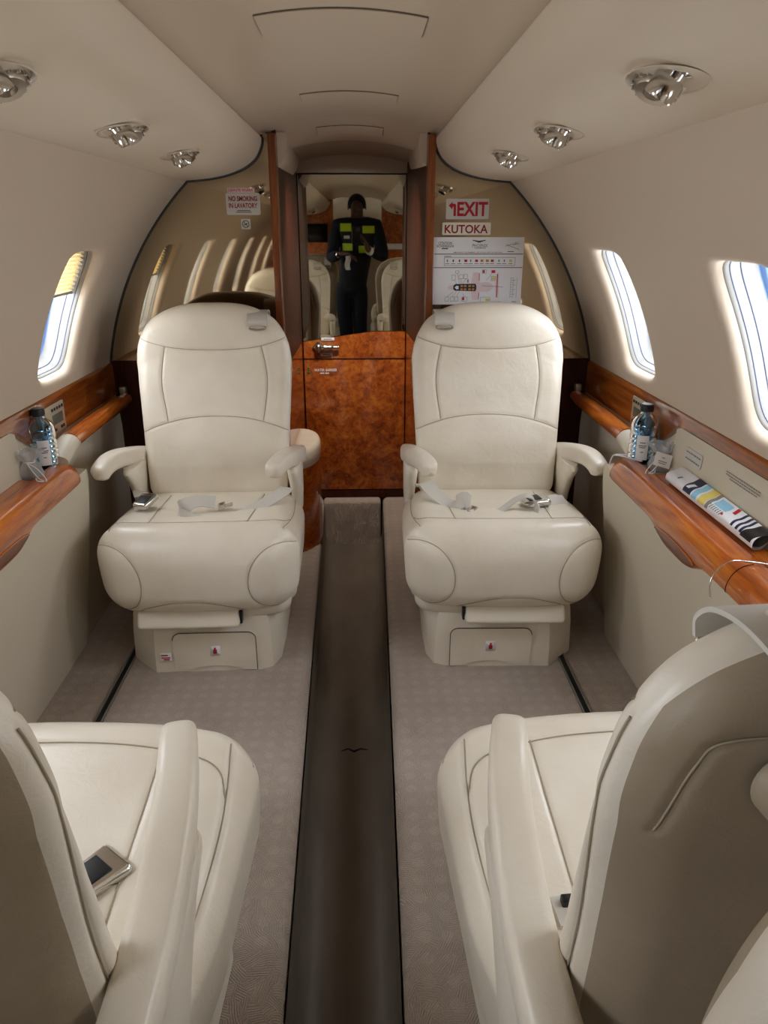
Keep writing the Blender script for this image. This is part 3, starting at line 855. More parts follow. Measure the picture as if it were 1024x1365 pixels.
def make_base():
    poly = [(-.232, -.185), (-.150, -.270), (.150, -.268), (.186, -.252), (.207, -.20), (.212, -.08), (.212, .19), (-.232, .19)]
    secs = []
    for z, sc, d in ((0, 1.0, 0), (.01, 1.0, 0), (.10, .985, 0), (.150, .965, .0), (.165, .94, 0), (.19, .90, 0)):
        secs.append([((x+.01)*sc-.01, (y+.04)*sc-.04, z) for x, y in poly])
    return loft(secs, True, flip=True)

def make_base_door():
    x0, x1, h, r = -.094, .142, .128, .022
    pts = [(x0, 0.004), (x0, h-r)]+[(x0+r-r*math.cos(k), h-r+r*math.sin(k)) for k in np.linspace(.2, PI/2, 6)]
    pts += [(x1-r+r*math.sin(k), h-r+r*math.cos(k)) for k in np.linspace(0, PI/2-.2, 6)]+[(x1, h-r), (x1, .004)]
    pts += [(x, .004+.018*math.sin(PI*(x1-.03-x)/(x1-x0-.06))) for x in np.linspace(x1-.03, x0+.03, 14)]
    g = prism(pts, 'y', -.2735, -.262); gap = tube([(p[0], -.2725, p[1]) for p in pts[1:16]], .0016, 5)
    return g, gap

cush, cush_p = make_cushion(); back, back_s, back_p = make_back()
arm_a, arm_as = make_arm(False); arm_w, arm_ws = make_arm(True)
pan, base = make_pan(), make_base(); bdoor, bgap = make_base_door()
for q in (arm_a, arm_as, arm_w, arm_ws): q.move((0, 0, -DZ))
bar = rbox((.142, .016, .024), .012, (4, 1, 2), 4, (-.035, -.292, .190)); bar.xf(lambda V: np.stack([V[:, 0], V[:, 1]+.012*(V[:, 2]-.190)/.024, V[:, 2]], 1))
barend = bx((.109, -.288, .191), (.004, .014, .020), .003)
lev = G()
for q in (lathe([(.0001, 0), (.010, 0), (.010, .010), (.0001, .010)], 14).rot('Y', PI/2).move((.252, -.20, .318)), bx((.256, -.20, .285), (.004, .010, .016), .003), bx((.256, -.175, .30), (.003, .006, .012), .002)): lev.add(q.v(), q.F)
# shoulder belt guide over the top edge, aisle side
guide = G()
gp = [(.142, .218, .925), (.142, .216, .940), (.142, .236, .957), (.142, .275, .965), (.142, .318, .960), (.142, .335, .942), (.142, .344, .885)]
q = ribbon(gp, .062, .004, [(0, -1, 0), (0, -1, .5), (0, -.4, 1), (0, 0, 1), (0, .6, .8), (0, 1, .2), (0, 1, 0)]); guide.add(q.v(), q.F)
gring = tube([(.142+.034*math.cos(k), .346, .878+.010*math.sin(k)) for k in np.linspace(0, 2*PI, 25)], .0035, 8, False)
gring2 = tube([(.142+.026*math.cos(k), .218, .920+.008*math.sin(k)) for k in np.linspace(0, 2*PI, 25)], .0032, 8, False)
# round reel cover on the rear of the backrest
reel = lathe([(.0001, .010), (.020, .0095), (.025, .005), (.026, -.01)], 28); reel.rot('X', -PI/2).move((.142, .318, .862))
reel_hole = lathe([(.0001, .012), (.008, .0115), (.009, .009)], 16); reel_hole.rot('X', -PI/2).move((.142, .318, .862))
stick = prism(rrect(.030, .032, .004, 4, (.024, .070)), 'y', -.2752, -.273)
vest = G()
for q in (prism(rrect(.011, .014, .002, 3, (.024, .068)), 'y', -.2758, -.275), prism(rrect(.006, .006, .002, 3, (.024, .078)), 'y', -.2758, -.275)): vest.add(q.v(), q.F)

PARTS = [('seat_cushion', cush, 'leather', None, None, 70), ('cushion_piping', cush_p, 'pipe', 'seat_cushion', None, None),
         ('seat_back', back, 'leather', None, None, 70), ('back_piping', back_p, 'pipe', 'seat_back', None, None), ('back_shell', back_s, 'shell', None, 'taupe rear shell of the backrest', 70),
         ('armrest', arm_a, 'leather', None, None, 60), ('armrest_support', arm_as, 'leather', 'armrest', None, 60),
         ('armrest', arm_w, 'leather', None, None, 60), ('armrest_support', arm_ws, 'leather', 'armrest.w', None, 60),
         ('seat_pan', pan, 'leather', None, None, 60), ('leg_rest_bar', bar, 'leather', None, None, 60), ('bar_end', barend, 'black', 'leg_rest_bar', None, None),
         ('base', base, 'leather', None, None, 35), ('base_door', bdoor, 'leather', None, None, 35), ('door_gap', bgap, 'dkgrey', 'base_door', None, None),
         ('sticker', stick, 'whitesheet', 'base_door', 'white sticker with a red vest symbol', None), ('recline_lever', lev, 'chrome', None, 'chrome recline lever', 50),
         ('belt_guide', guide, 'web', None, None, 50), ('guide_ring', gring, 'steel', 'belt_guide', None, None), ('guide_ring', gring2, 'steel', 'belt_guide', None, None),
         ('reel_cover', reel, 'shell', None, None, 50), ('reel_slot', reel_hole, 'black', 'reel_cover', None, None)]

def build_seat(mirror):
    t = thing('cabin_seat', 'seat', 'seat'); made = {}
    for nm, g, m, par, lab, auto in PARTS:
        gg = g.mirror() if mirror else g
        P = t if par is None else made[par]
        o = link(nm, gg, m, P, True, auto=auto)
        if lab: o['label'] = lab
        made[nm if nm not in made else nm+'.w'] = o
        if nm == 'sticker':
            v = vest.mirror() if mirror else vest
            k = link('vest_symbol', v, 'red', made['base_door'])
    return t

seatA = build_seat(False); seatB = build_seat(True)
GRP = 'cream leather cabin seats'
def place(o, x, y, rz, label):
    o.location = (x, y, ZF); o.rotation_euler = (0, 0, math.radians(rz)); o['label'] = label; o['group'] = GRP; return o
far_l = place(seatA, -.456, 2.135, 1, 'cream leather seat facing the camera in front of the left mirror partition')
far_r = place(seatB, .402, 2.135, -1.5, 'cream leather seat facing the camera in front of the right mirror partition')
near_r = place(copy_tree(seatA), .408, .732, 183, 'cream leather seat seen from behind at the lower right, grey belt flap on its back')
near_l = place(copy_tree(seatB), -.460, .732, 177, 'cream leather seat seen from behind at the lower left, back cut off by the frame')
third_r = place(copy_tree(seatB), .378, -.046, 0, 'cream leather seat back at the bottom right corner, closest of all')
for near in (near_l, near_r):      # the near backrests are set further back
    for ch in [c for c in bpy.data.objects if c.parent is near and c.name.split('.')[0] in ('seat_back', 'back_shell', 'belt_guide', 'reel_cover')]:
        ch.location = (0, .028, -.006)
for ch in [c for c in bpy.data.objects if c.parent is third_r and c.name.split('.')[0] in ('belt_guide', 'reel_cover')]:
    for g_ in [c for c in bpy.data.objects if c.parent is ch]: bpy.data.objects.remove(g_)
    bpy.data.objects.remove(ch)
fwd_l = place(copy_tree(seatA), -.425, -1.0, 2, 'cream leather seat at the front of the cabin behind the standing person, left side')

# --- lap belts (children of their seats, in the seat frame)
def belt(seat, pts, nrm, w=.045, nm='belt_strap'):
    return link(nm, ribbon([(a, b, c-DZ) for a, b, c in pts], w, .0028, nrm), 'web', seat, auto=50)
def buckle(seat, loc, rz, tilt=0, s=1.0):
    def X(g): g.rot('X', tilt).rot('Z', rz).move(loc).move((0, 0, -DZ)); return g
    g = rbox((.026*s, .034*s, .010*s), .008*s, (2, 2, 1), 4)
    g.xf(lambda V: np.stack([V[:, 0]*(1+.12*(V[:, 1]/.034)), V[:, 1], V[:, 2]], 1))
    b = link('belt_buckle', X(g), 'chrome', seat, auto=60); b['label'] = 'chrome belt buckle'
    link('buckle_plate', X(bx((0, -.004*s, .010*s), (.017*s, .017*s, .0018), .0015)), 'black', b)
    return b
def tongue(seat, loc, rz, tilt=0):
    def X(g): g.rot('X', tilt).rot('Z', rz).move(loc).move((0, 0, -DZ)); return g
    g = bx((0, 0, 0), (.022, .010, .0018), .0015); q = bx((0, .02, 0), (.013, .014, .0015), .001); g.add(q.v(), q.F)
    q = tube([(-.024, -.006, .002), (-.024, .010, .003), (.024, .010, .003), (.024, -.006, .002), (-.024, -.006, .002)], .0028, 6); g.add(q.v(), q.F)
    o = link('belt_tongue', X(g), 'chrome', seat, auto=50); o['label'] = 'chrome belt tongue'; return o
U3 = (0, 0, 1)
# far left
belt(far_l, [(-.232, .085, 0.4610), (-.222, .03, 0.4780), (-.205, -.02, 0.4820)], [(.3, -.3, 1), (.2, -.4, 1), U3], .042)
buckle(far_l, (-.178, -.085, 0.4890), -.35, .25)
belt(far_l, [(.223, .07, 0.4710), (.205, .01, 0.4720), (.14, -.09, 0.4630), (.06, -.165, 0.4595), (-.02, -.185, 0.4620), (-.065, -.165, 0.4780), (-.045, -.135, 0.4960), (-.01, -.115, 0.4980), (.03, -.11, 0.4920)],
     [(-.1, -.6, 1), (-.1, -.5, 1), (-.1, -.35, 1), (-.1, -.4, 1), (-.25, -.6, .8), (-1, -.5, .3), (-.5, .3, -.9), (0, .45, -1), (.1, .5, -.9)], .047)
tongue(far_l, (.045, -.105, 0.4750), -1.4, .2)
# far right
belt(far_r, [(-.215, .10, 0.4580), (-.205, .05, 0.4900), (-.185, .0, 0.4800), (-.15, -.06, 0.4660), (-.125, -.10, 0.4730), (-.10, -.115, 0.4930), (-.08, -.105, 0.4800)],
     [(.2, -.6, 1), (.1, -.9, .6), (.1, -.6, .9), (.1, -.4, 1), (0, -.7, .8), (0, -.8, 0.4820), (.7, -.5, .2)], .045)
tongue(far_r, (-.075, -.135, 0.4660), 1.2, .1)
belt(far_r, [(-.085, -.13, 0.4630), (-.05, -.155, 0.4620), (0, -.145, 0.4680), (.05, -.12, 0.4930), (.085, -.12, 0.5060), (.105, -.14, 0.4880), (.095, -.165, 0.4670), (.06, -.165, 0.4625), (.0, -.16, 0.4615)],
     [U3, U3, (-.5, -.1, 1), (-.6, -.1, .8), (0, 0, 1), (1, -.1, 0), (.3, 0, -1), (0, 0, -1), (0, 0, -1)], .034)
buckle(far_r, (.115, -.085, 0.4760), -1.35, .1, 1.15)
belt(far_r, [(.15, -.075, 0.4710), (.18, -.06, 0.4710), (.215, -.045, 0.4660)], [(0, -.5, 1), (0, -.6, 1), (.2, -.4, 1)], .04)
# near left: buckle lying by the armrest ; near right: belt end
buckle(near_l, (-.113, -.005, 0.4550), 2.5, 0, 1.1)
belt(near_l, [(-.085, .045, 0.4500), (-.10, .02, 0.4540), (-.11, -.005, 0.4520)], [U3, U3, U3], .045)
belt(near_r, [(.165, .08, 0.4500), (.166, .06, 0.4520), (.167, .04, 0.4520)], [U3, U3, U3], .03); link('belt_clip', bx((.163, .052, 0.4320), (.008, .006, .006), .002), 'black', near_r)
# extra red-white tag on the far left base
tg = link('tag', bx((-.118, -.272, .052), (.016, .0012, .013), .0005, 1).rot('Z', -.0), 'whitesheet', far_l); tg['label'] = 'small white tag with red print'
g = G()
for z, x0, x1 in ((.058, -.131, -.112), (.050, -.131, -.106), (.044, -.125, -.108)): quad_y(g, x0, x1, z-.002, z+.002, -.2736)
link('tag_print', g, 'red', tg)

# ================================================================== SIGNS ON THE PARTITION
YS = 2.641
def plate(x0, x1, z0, z1, r, m, nm, label, cat, th=.003):
    o = link(nm, prism(rrect(x1-x0, z1-z0, r, 4, ((x0+x1)/2, (z0+z1)/2)), 'y', YS-th, YS+.0005), m, smooth=False); return tag(o, label, cat)
yt = YS-.0036
p = plate(.291, .434, 1.392, 1.455, .004, 'signgrey', 'exit_sign', 'grey EXIT sign with red arrow and letters on the right mirror partition', 'sign')
link('lettering', text_on_y('EXIT', .379, yt, 1.4235, .102, .044, .0006), 'red', p, smooth=False)
g = G(); g.add([(x, yt, z) for x, z in ((.299, 1.434), (.312, 1.446), (.312, 1.440), (.320, 1.440), (.324, 1.436), (.324, 1.402), (.316, 1.402), (.316, 1.430), (.312, 1.430), (.312, 1.422))], [(0, 1, 2, 9), (2, 3, 8, 9), (3, 4, 7, 8), (4, 5, 6, 7)])
link('arrow', g, 'red', p, smooth=False)
p = plate(.280, .443, 1.343, 1.382, .004, 'signcream', 'kutoka_sign', 'cream KUTOKA sign below the EXIT sign', 'sign')
link('lettering', text_on_y('KUTOKA', .3605, yt, 1.3615, .145, .027, .0004), 'darkred', p, smooth=False)
p = plate(-.4325, -.3220, 1.405, 1.471, .005, 'signgrey', 'no_smoking_sign', 'grey NO SMOKING IN LAVATORY sign on the left mirror partition', 'sign')
link('lettering', text_on_y('NO SMOKING', -.3775, yt, 1.4545, .093, .0155, .0005), 'darkred', p, smooth=False)
link('lettering', text_on_y('IN LAVATORY', -.3775, yt, 1.4335, .093, .0155, .0005), 'darkred', p, smooth=False)
g = G()
for z, a, b in ((1.4185, -.398, -.355), (1.4135, -.402, -.351)): quad_y(g, a, b, z-.0011, z+.0011, yt)
link('small_print', g, 'dkgrey', p, smooth=False)
p = plate(-.4265, -.3385, 1.473, 1.4865, .001, 'pink', 'sticker_strip', 'pale strip reading USIVUTE SIGARA above the NO SMOKING sign', 'sign', .002)
link('lettering', text_on_y('USIVUTE SIGARA', -.3825, YS-.0027, 1.4797, .080, .0085, .0003), 'red', p, smooth=False)
p = plate(-.388, -.3575, 1.361, 1.393, .003, 'signgrey', 'cigarette_symbol_sticker', 'small square no smoking symbol sticker below the NO SMOKING sign', 'sticker', .002)
g = G(); q = tube([(-.3728+.0105*math.cos(k), YS-.0025, 1.377+.0105*math.sin(k)) for k in np.linspace(0, 2*PI, 24)], .0013, 5, False); g.add(q.v(), q.F)
line_y(g, (-.3803, 1.3845), (-.3653, 1.3695), YS-.0028, .002); line_y(g, (-.379, 1.3735), (-.367, 1.379), YS-.0026, .003)
link('symbol', g, 'dkgrey', p, smooth=False)

# emergency equipment placard (slightly bent plastic card)
CX0, CX1, CZ0, CZ1 = .2525, .558, 1.118, 1.336
secs = []
nx = 12
for x in np.linspace(CX0, CX1, nx):
    b = .004*(math.sin(PI*(x-CX0)/(CX1-CX0)))
    secs.append([(x, YS-.006, CZ0), (x, YS-.006, CZ1), (x, YS-.0035, CZ1), (x, YS-.0035, CZ0)])
pc = link('equipment_placard', loft(secs, True, flip=False), 'whitesheet', smooth=False)
tag(pc, 'large white aircraft equipment placard leaning above the far right seat', 'placard')
yk = YS-.0066
W_, H_ = CX1-CX0, CZ1-CZ0
def cx(u): return CX0+u*W_
def cz(v): return CZ1-v*H_
def cl(txt, u, v, w, h, m, nm='lettering', bold=.0002): return link(nm, text_on_y(txt, cx(u), yk, cz(v), w*W_, h*H_, bold), m, pc, smooth=False)
cl('CITATION', .125, .085, .15, .038, 'dkgrey'); cl('SOVEREIGN', .125, .128, .185, .038, 'dkgrey'); pass
cl('PHOENIX', .512, .122, .17, .05, 'midgrey')
cl('EMERGENCY EQUIPMENT  LOCATION AND FLOOR PLAN', .49, .222, .54, .018, 'dkgrey')
g = G()
for a, b in (((.43, .045), (.5, .06)), ((.5, .06), (.57, .045)), ((.46, .06), (.54, .06)), ((.48, .07), (.52, .07))): line_y(g, (cx(a[0]), cz(a[1])), (cx(b[0]), cz(b[1])), yk, .0028)
for a, b in (((.79, .13), (.86, .10)), ((.86, .10), (.95, .095)), ((.83, .12), (.95, .18)), ((.88, .12), (.91, .07)), ((.93, .07), (.9, .11)), ((.81, .10), (.83, .13))): line_y(g, (cx(a[0]), cz(a[1])), (cx(b[0]), cz(b[1])), yk, .0011)
quad_y(g, cx(.82), cx(.89), cz(.215), cz(.205), yk); quad_y(g, cx(.12), cx(.2), cz(.283), cz(.275), yk); quad_y(g, cx(.09), cx(.16), cz(.172), cz(.158), yk); quad_y(g, cx(.45), cx(.575), cz(.162), cz(.155), yk)
for v in (.245, .445): quad_y(g, cx(0.005), cx(.995), cz(v+.005), cz(v-.005), yk)
def frame(g, u0, v0, u1, v1, w=.0008):
    for a, b in (((u0, v0), (u1, v0)), ((u1, v0), (u1, v1)), ((u1, v1), (u0, v1)), ((u0, v1), (u0, v0))): line_y(g, (cx(a[0]), cz(a[1])), (cx(b[0]), cz(b[1])), yk, w)
frame(g, .12, .295, .91, .415, .0011)
icons = [(.155, 'midgrey'), (.22, 'dkgrey'), (.29, 'dkgrey'), (.36, 'red'), (.415, 'midgrey'), (.48, 'red'), (.54, 'amber'), (.60, 'amber'), (.655, 'red'), (.73, 'midgrey'), (.79, 'midgrey'), (.86, 'yellow')]
cols = {}
def cq(m, u0, u1, v0, v1):
    q = cols.setdefault(m, G()); quad_y(q, cx(u0), cx(u1), cz(v1), cz(v0), yk-.0002)
for u, m in icons:
    ww = .016 if m in ('red', 'amber', 'yellow') else .007
    cq(m, u-ww, u+ww, .325, .362); quad_y(g, cx(u-.024), cx(u+.024), cz(.392), cz(.384), yk)
# aircraft plan
frame_boxes = [(.25, .49, .285, .53), (.21, .555, .25, .63), (.29, .55, .335, .61), (.345, .545, .385, .61), (.14, .885, .18, .95), (.2, .885, .24, .95), (.25, .885, .285, .95), (.55, .475, .595, .53), (.54, .89, .65, .97), (.655, .575, .705, .64), (.33, .885, .39, .95)]
for b in frame_boxes: frame(g, *b)
for b, m in (((.553, .578, .483, .525), 'red'), ((.653, .695, .483, .525), 'red'), ((.335, .358, .89, .935), 'red'), ((.60, .645, .91, .95), 'yellow'), ((.663, .70, .585, .63), 'yellow'), ((.385, .40, .62, .67), 'amber')): cq(m, *b)
for a, b in (((.24, .63), (.27, .69)), ((.27, .53), (.30, .69)), ((.31, .61), (.32, .69)), ((.37, .61), (.33, .69)), ((.16, .885), (.24, .80)), ((.22, .885), (.27, .80)), ((.27, .885), (.30, .80)), ((.66, .53), (.6, .63)), ((.36, .885), (.34, .83))): line_y(g, (cx(a[0]), cz(a[1])), (cx(b[0]), cz(b[1])), yk, .0007)
pk = cols.setdefault('pink', G())
def cpoly(g_, pts, dy=-.0001): g_.add([(cx(u), yk+dy, cz(v)) for u, v in pts], [tuple(range(len(pts)))[::-1]])
cpoly(pk, [(.165, .745), (.19, .715), (.24, .695), (.62, .66), (.68, .715), (.68, .755), (.62, .81), (.24, .785), (.19, .77)], -.00005)
cpoly(pk, [(.43, .69), (.45, .52), (.52, .52), (.53, .69)]); cpoly(pk, [(.43, .80), (.45, .93), (.52, .93), (.53, .80)]); cpoly(pk, [(.70, .70), (.715, .53), (.735, .53), (.745, .90), (.715, .90)])
dk = cols.setdefault('navyprint', G()); cpoly(dk, [(.23, .72), (.25, .69), (.48, .685), (.49, .72), (.49, .77), (.48, .80), (.25, .79), (.23, .765)], -.0003)
am = cols.setdefault('amber', G())
for u in (.31, .35, .40, .44):
    for v in (.705, .755): quad_y(am, cx(u), cx(u+.028), cz(v+.03), cz(v), yk-.0005)
wh = cols.setdefault('whitesheet', G()); cpoly(wh, [(.245, .742), (.265, .715), (.29, .72), (.29, .768), (.265, .77)], -.0005)
rd = cols.setdefault('red', G()); quad_y(rd, cx(.718), cx(.728), cz(.89), cz(.54), yk-.0004); quad_y(rd, cx(.515), cx(.522), cz(.64), cz(.53), yk-.0004); quad_y(rd, cx(.515), cx(.522), cz(.92), cz(.82), yk-.0004)
line_y(g, (cx(.55), cz(.715)), (cx(.79), cz(.735)), yk-.0004, .001)
for i in range(9): line_y(g, (cx(.875), cz(.60+.035*i)), (cx(.90+.03*(i % 2)), cz(.60+.035*i)), yk, .0008)
for u in (.875, .905, .945): line_y(g, (cx(u), cz(.59)), (cx(u), cz(.90)), yk, .0007)
quad_y(g, cx(.66), cx(.77), cz(.965), cz(.957), yk); quad_y(g, cx(.90), cx(.95), cz(.965), cz(.957), yk)
link('line_print', g, 'dkgrey', pc, smooth=False)
for m, q in cols.items(): link(m+'_print' if 'print' not in m else 'plan_print', q, m, pc, smooth=False)
for o in bpy.data.objects:
    if o.name.startswith('navyprint'): o.name = 'plan_print'
    if o.name.startswith('whitesheet'): o.name = 'cockpit_print'

# ================================================================== READING LIGHTS / AIR NOZZLES
def lamp_unit(s, y, label):
    a = .392; z = binz(a)
    t = thing('reading_light', label, 'reading light', (XC+s*a, y, z), 0, 'reading light and air nozzle units')
    tilt = s*.20
    def X(g): return g.rot('Y', tilt)
    e = lambda k, rx, ry, zz: (rx*math.cos(k), ry*math.sin(k), zz)
    aa = np.linspace(0, 2*PI, 40, endpoint=False)
    bowl = grid([[e(k, .042*f, .068*f, zz) for k in aa] for f, zz in ((1.10, -.0012), (1.06, -.0022), (1.0, -.0005), (.97, .004), (.93, .014), (.84, .026), (.6, .034), (.02, .036))], cv=True, flip=True); bowl.F.append(tuple(range(280, 320)))
    link('bezel', X(bowl), 'bin', t)
    def put(g, loc, rx, ry): g.rot('X', PI).rot('X', rx).rot('Y', ry).move(loc); return g
    L1, a1 = (s*.0, -.030, .011), (.30, s*.30)
    n1 = put(lathe([(.0001, -.008), (.021, -.008), (.022, -.004), (.022, .004), (.0165, .007), (.016, .014), (.0185, .017), (.0185, .036), (.017, .039), (.0145, .039), (.014, .022), (.0001, .022)], 28), L1, *a1)
    link('lamp_head', X(n1), 'chrome', t, auto=40)
    link('lamp_opening', X(put(lathe([(.0001, .0235), (.0138, .0235), (.0138, .025), (.0001, .025)], 20), L1, *a1)), 'black', t)
    L2, a2 = (s*.002, .026, .014), (-.25, s*.25)
    n2 = put(lathe([(.0001, -.006), (.034, -.006), (.035, 0), (.034, .010), (.028, .014), (.027, .024), (.023, .029), (.012, .030), (.011, .024), (.0001, .024)], 28), L2, *a2)
    link('air_nozzle', X(n2), 'steel', t, auto=40)
    g = G()
    for k in np.linspace(0, 2*PI, 16, endpoint=False):
        q = bx((.0282*math.cos(k), .0282*math.sin(k), .019), (.002, .002, .006), .0006, 1); g.add(q.v(), q.F)
    link('grip_ribs', X(put(g, L2, *a2)), 'chrome', t)
def cut_bin(o, s, ys):
    a = .392; z = binz(a)
    th = np.linspace(0, PI, 14); ph = np.linspace(0, 2*PI, 40, endpoint=False)
    tmp = []
    for y in ys:
        aa = ph
        g = loft([[(.0425*f*math.cos(k), .0688*f*math.sin(k), zz) for k in aa] for f, zz in ((1, -.03), (1, .008), (.97, .02), (.88, .032), (.7, .040))], True, flip=False)
        g.rot('Y', s*.20).move((XC+s*a, y, z))
        c = link('cutter', g, 'bin'); tmp.append(c)
        m = o.modifiers.new('cut', 'BOOLEAN'); m.operation = 'DIFFERENCE'; m.object = c; m.solver = 'EXACT'
    dg = bpy.context.evaluated_depsgraph_get(); dg.update()
    me = bpy.data.meshes.new_from_object(o.evaluated_get(dg)); o.modifiers.clear()
    if len(me.polygons) > 50:
        o.data = me; me.polygons.foreach_set('use_smooth', [True]*len(me.polygons)); me.set_sharp_from_angle(angle=math.radians(40))
    for c in tmp: bpy.data.objects.remove(c)
for s, bn in ((-1, 'overhead_panel'), (1, 'overhead_panel.001')): cut_bin(bpy.data.objects[bn], s, (.985, 1.49, 1.95, -.5))
for s, side in ((-1, 'left'), (1, 'right')):
    for y, w in ((.985, 'nearest the camera'), (1.49, 'second from the camera'), (1.95, 'farthest from the camera')):
        lamp_unit(s, y, 'chrome reading light and air nozzle on the %s overhead panel, %s' % (side, w))
    lamp_unit(s, -.5, 'chrome reading light on the %s overhead panel behind the standing person' % side)

# ================================================================== THINGS ON THE LEDGES
def bottle(loc, rz, lab, label_ang):
    t = thing('water_bottle', lab, 'bottle', loc, rz, 'blue water bottles')
    pr = [(.0001, 0), (.032, 0), (.0355, .004)]
    for k in range(5): z = .010+k*.014; pr += [(.0365, z), (.0365, z+.008), (.0345, z+.011)]
    pr += [(.0365, .084), (.0368, .098), (.0350, .110), (.030, .120), (.022, .129), (.0145, .135), (.014, .145)]
    outer = spline([(r, 0, z) for r, z in pr], 2)[:, [0, 2]]
    body = lathe(outer.tolist(), 40)
    for V in body.V:   # small dimples in the plastic
        pass
    link('bottle_body', body, 'pet', t)
    wp = [(r-.0012, z) for r, z in pr[3:] if z < .10]
    link('water', lathe([(.0001, .0015)]+[(r, z) for r, z in wp]+[(.0001, .099)], 36), 'water', t)
    cap = G(); q = lathe([(.0001, .160), (.0150, .160), (.0168, .157), (.0170, .140), (.0150, .1395), (.0001, .1395)], 28); cap.add(q.v(), q.F[:]); cap.F = [f[::-1] for f in cap.F]
    for k in np.linspace(0, 2*PI, 24, endpoint=False):
        q = bx((.0169*math.cos(k), .0169*math.sin(k), .149), (.0007, .0007, .0065), .0003, 1); cap.add(q.v(), q.F)
    link('bottle_cap', cap, 'cap', t, auto=40)
    aa = np.linspace(label_ang-.42, label_ang+.42, 10)
    lb = grid([[(.0374*math.cos(k), .0374*math.sin(k), z) for k in aa] for z in (.012, .045, .080)], flip=True)
    o = link('paper_label', lb, 'whitesheet', t); o['label'] = 'white paper label'
    g = G()
    for z, w in ((.060, .2), (.052, .28), (.047, .22), (.034, .1)):
        ks = np.linspace(label_ang-w, label_ang+w, 6); q = grid([[(.0377*math.cos(k), .0377*math.sin(k), z+d) for k in ks] for d in (-.0014, .0014)], flip=True); g.add(q.v(), q.F)
    link('label_print', g, 'midgrey', o)
    return t
bottle((XC-.826, 1.945, .7605), 0, 'blue water bottle with black cap in the left side ledge', -1.15)
bottle((XC+.803, 1.945, .7605), 0, 'blue water bottle with black cap in the right side ledge', -1.95)

def gift_bag(loc, s, lab, card):
    t = thing('organza_bag', lab, 'gift bag', loc, 0, 'small organza bags')
    a = np.linspace(0, 2*PI, 40, endpoint=False); secs = []
    for z, r, wv in ((.0, .020, .0), (.004, .030, .001), (.018, .033, .003), (.036, .026, .004), (.046, .012, .003), (.056, .022, .006), (.070, .031, .010), (.076, .033, .011)):
        secs.append([((r+wv*math.sin(7*k+z*90))*math.cos(k)*1.05, (r+wv*math.sin(7*k+z*90))*math.sin(k)*.75, z+wv*.3*math.sin(5*k)) for k in a])
    sh = grid(secs, cv=True, flip=True); sh.F.append(tuple(range(40)))
    link('pouch', sh, 'organza', t)
    g = G()
    for (x, y, z, r) in ((-.008, .004, .013, .010), (.010, -.004, .012, .010), (.0, .002, .024, .009)): q = lathe([(.0001, -r), (r*.7, -r*.7), (r, 0), (r*.7, r*.7), (.0001, r)], 14); q.move((x, y, z)); g.add(q.v(), q.F)
    link('sweets', g, 'amber' if card else 'midgrey', t)
    rb = G()
    for pts in ([(-.012, -.008, .046), (0, -.013, .047), (.013, -.008, .046), (.012, .008, .046), (-.012, .008, .046), (-.012, -.008, .046)],
                [(0, -.012, .047), (s*-.02, -.03, .030), (s*-.035, -.035, .012), (s*-.05, -.045, .008), (s*-.040, -.055, .012), (s*-.030, -.04, .014)],
                [(0, -.012, .047), (s*-.025, -.018, .034), (s*-.048, -.03, .014), (s*-.060, -.05, .009)]):
        q = tube(spline(pts, 8), .0016, 6); rb.add(q.v(), q.F)
    link('ribbon', rb, 'ribbon', t)
    if card:
        c = rbox((.022, .0009, .018), .0006, (1, 1, 1), 1); c.rot('Y', .3).rot('X', -.35).move((-s*.012, -.034, .040))
        o = link('card', c, 'whitesheet', t, smooth=False)
        p = G(); 
        for z, w in ((.006, .004), (-.004, .012), (-.009, .010)): quad_y(p, -w, w, z-.001, z+.001, -.0012)
        p.rot('Y', .3).rot('X', -.35).move((-s*.012, -.034, .040)); link('card_print', p, 'midgrey', o)
    return t
gift_bag((XC-.822, 1.835, .7605), -1, 'grey organza bag with white ribbon beside the left water bottle', False)
gift_bag((XC+.822, 1.850, .7605), 1, 'grey organza bag with a small white card beside the right water bottle', True)
q = tube(spline([(.704, 1.985, .738), (.712, 1.982, .765), (.735, 1.96, .7725), (.755, 1.93, .773), (.762, 1.90, .7725), (.742, 1.915, .774), (.722, 1.945, .774), (.712, 1.965, .771)], 10), .0022, 8)
o = link('white_cord', q, 'ribbon'); tag(o, 'thin white cord over the far end of the right wooden ledge', 'cord')
q = tube(spline([(.667, 1.245, .70), (.664, 1.25, .728), (.675, 1.255, .752), (.70, 1.255, .7715), (.735, 1.25, .772), (.765, 1.235, .7725), (.79, 1.215, .773)], 10), .0016, 8)
o = link('silver_strand', q, 'chrome'); tag(o, 'thin shiny strand across the near end of the right wooden ledge', 'strand')

# rolled newspaper on the right ledge
nws = thing('newspaper', 'folded newspaper with coloured bands lying on the right side ledge', 'newspaper', (XC+.812, 1.50, .770))
YN0, YN1 = -.19, .24
def news_pt(k, y, d=0.):   # flattened roll
    w, h = .026+.002*math.sin(9*y), .014
    c, s_ = math.cos(k), math.sin(k)
    return (np.sign(c)*abs(c)**.8*(w+d)+.004*y, y, .0145+np.sign(s_)*abs(s_)**.8*(h+d)+.012*abs(c)*(c > 0))
ks = np.linspace(0, 2*PI, 40, endpoint=False)
ys = np.linspace(YN0, YN1, 22)
body = grid([[news_pt(k, y+ (.012*math.cos(k) if abs(y-YN1) < 1e-6 or abs(y-YN0) < 1e-6 else 0)) for k in ks] for y in ys], cv=True)
link('paper_roll', body, 'whitesheet', nws)
inn = G()
for d in (-.004, -.008, -.011): q = grid([[news_pt(k, y, d) for k in ks] for y in (YN0+.004, YN1-.004)], cv=True); inn.add(q.v(), q.F)
link('inner_pages', inn, 'midgrey', nws)
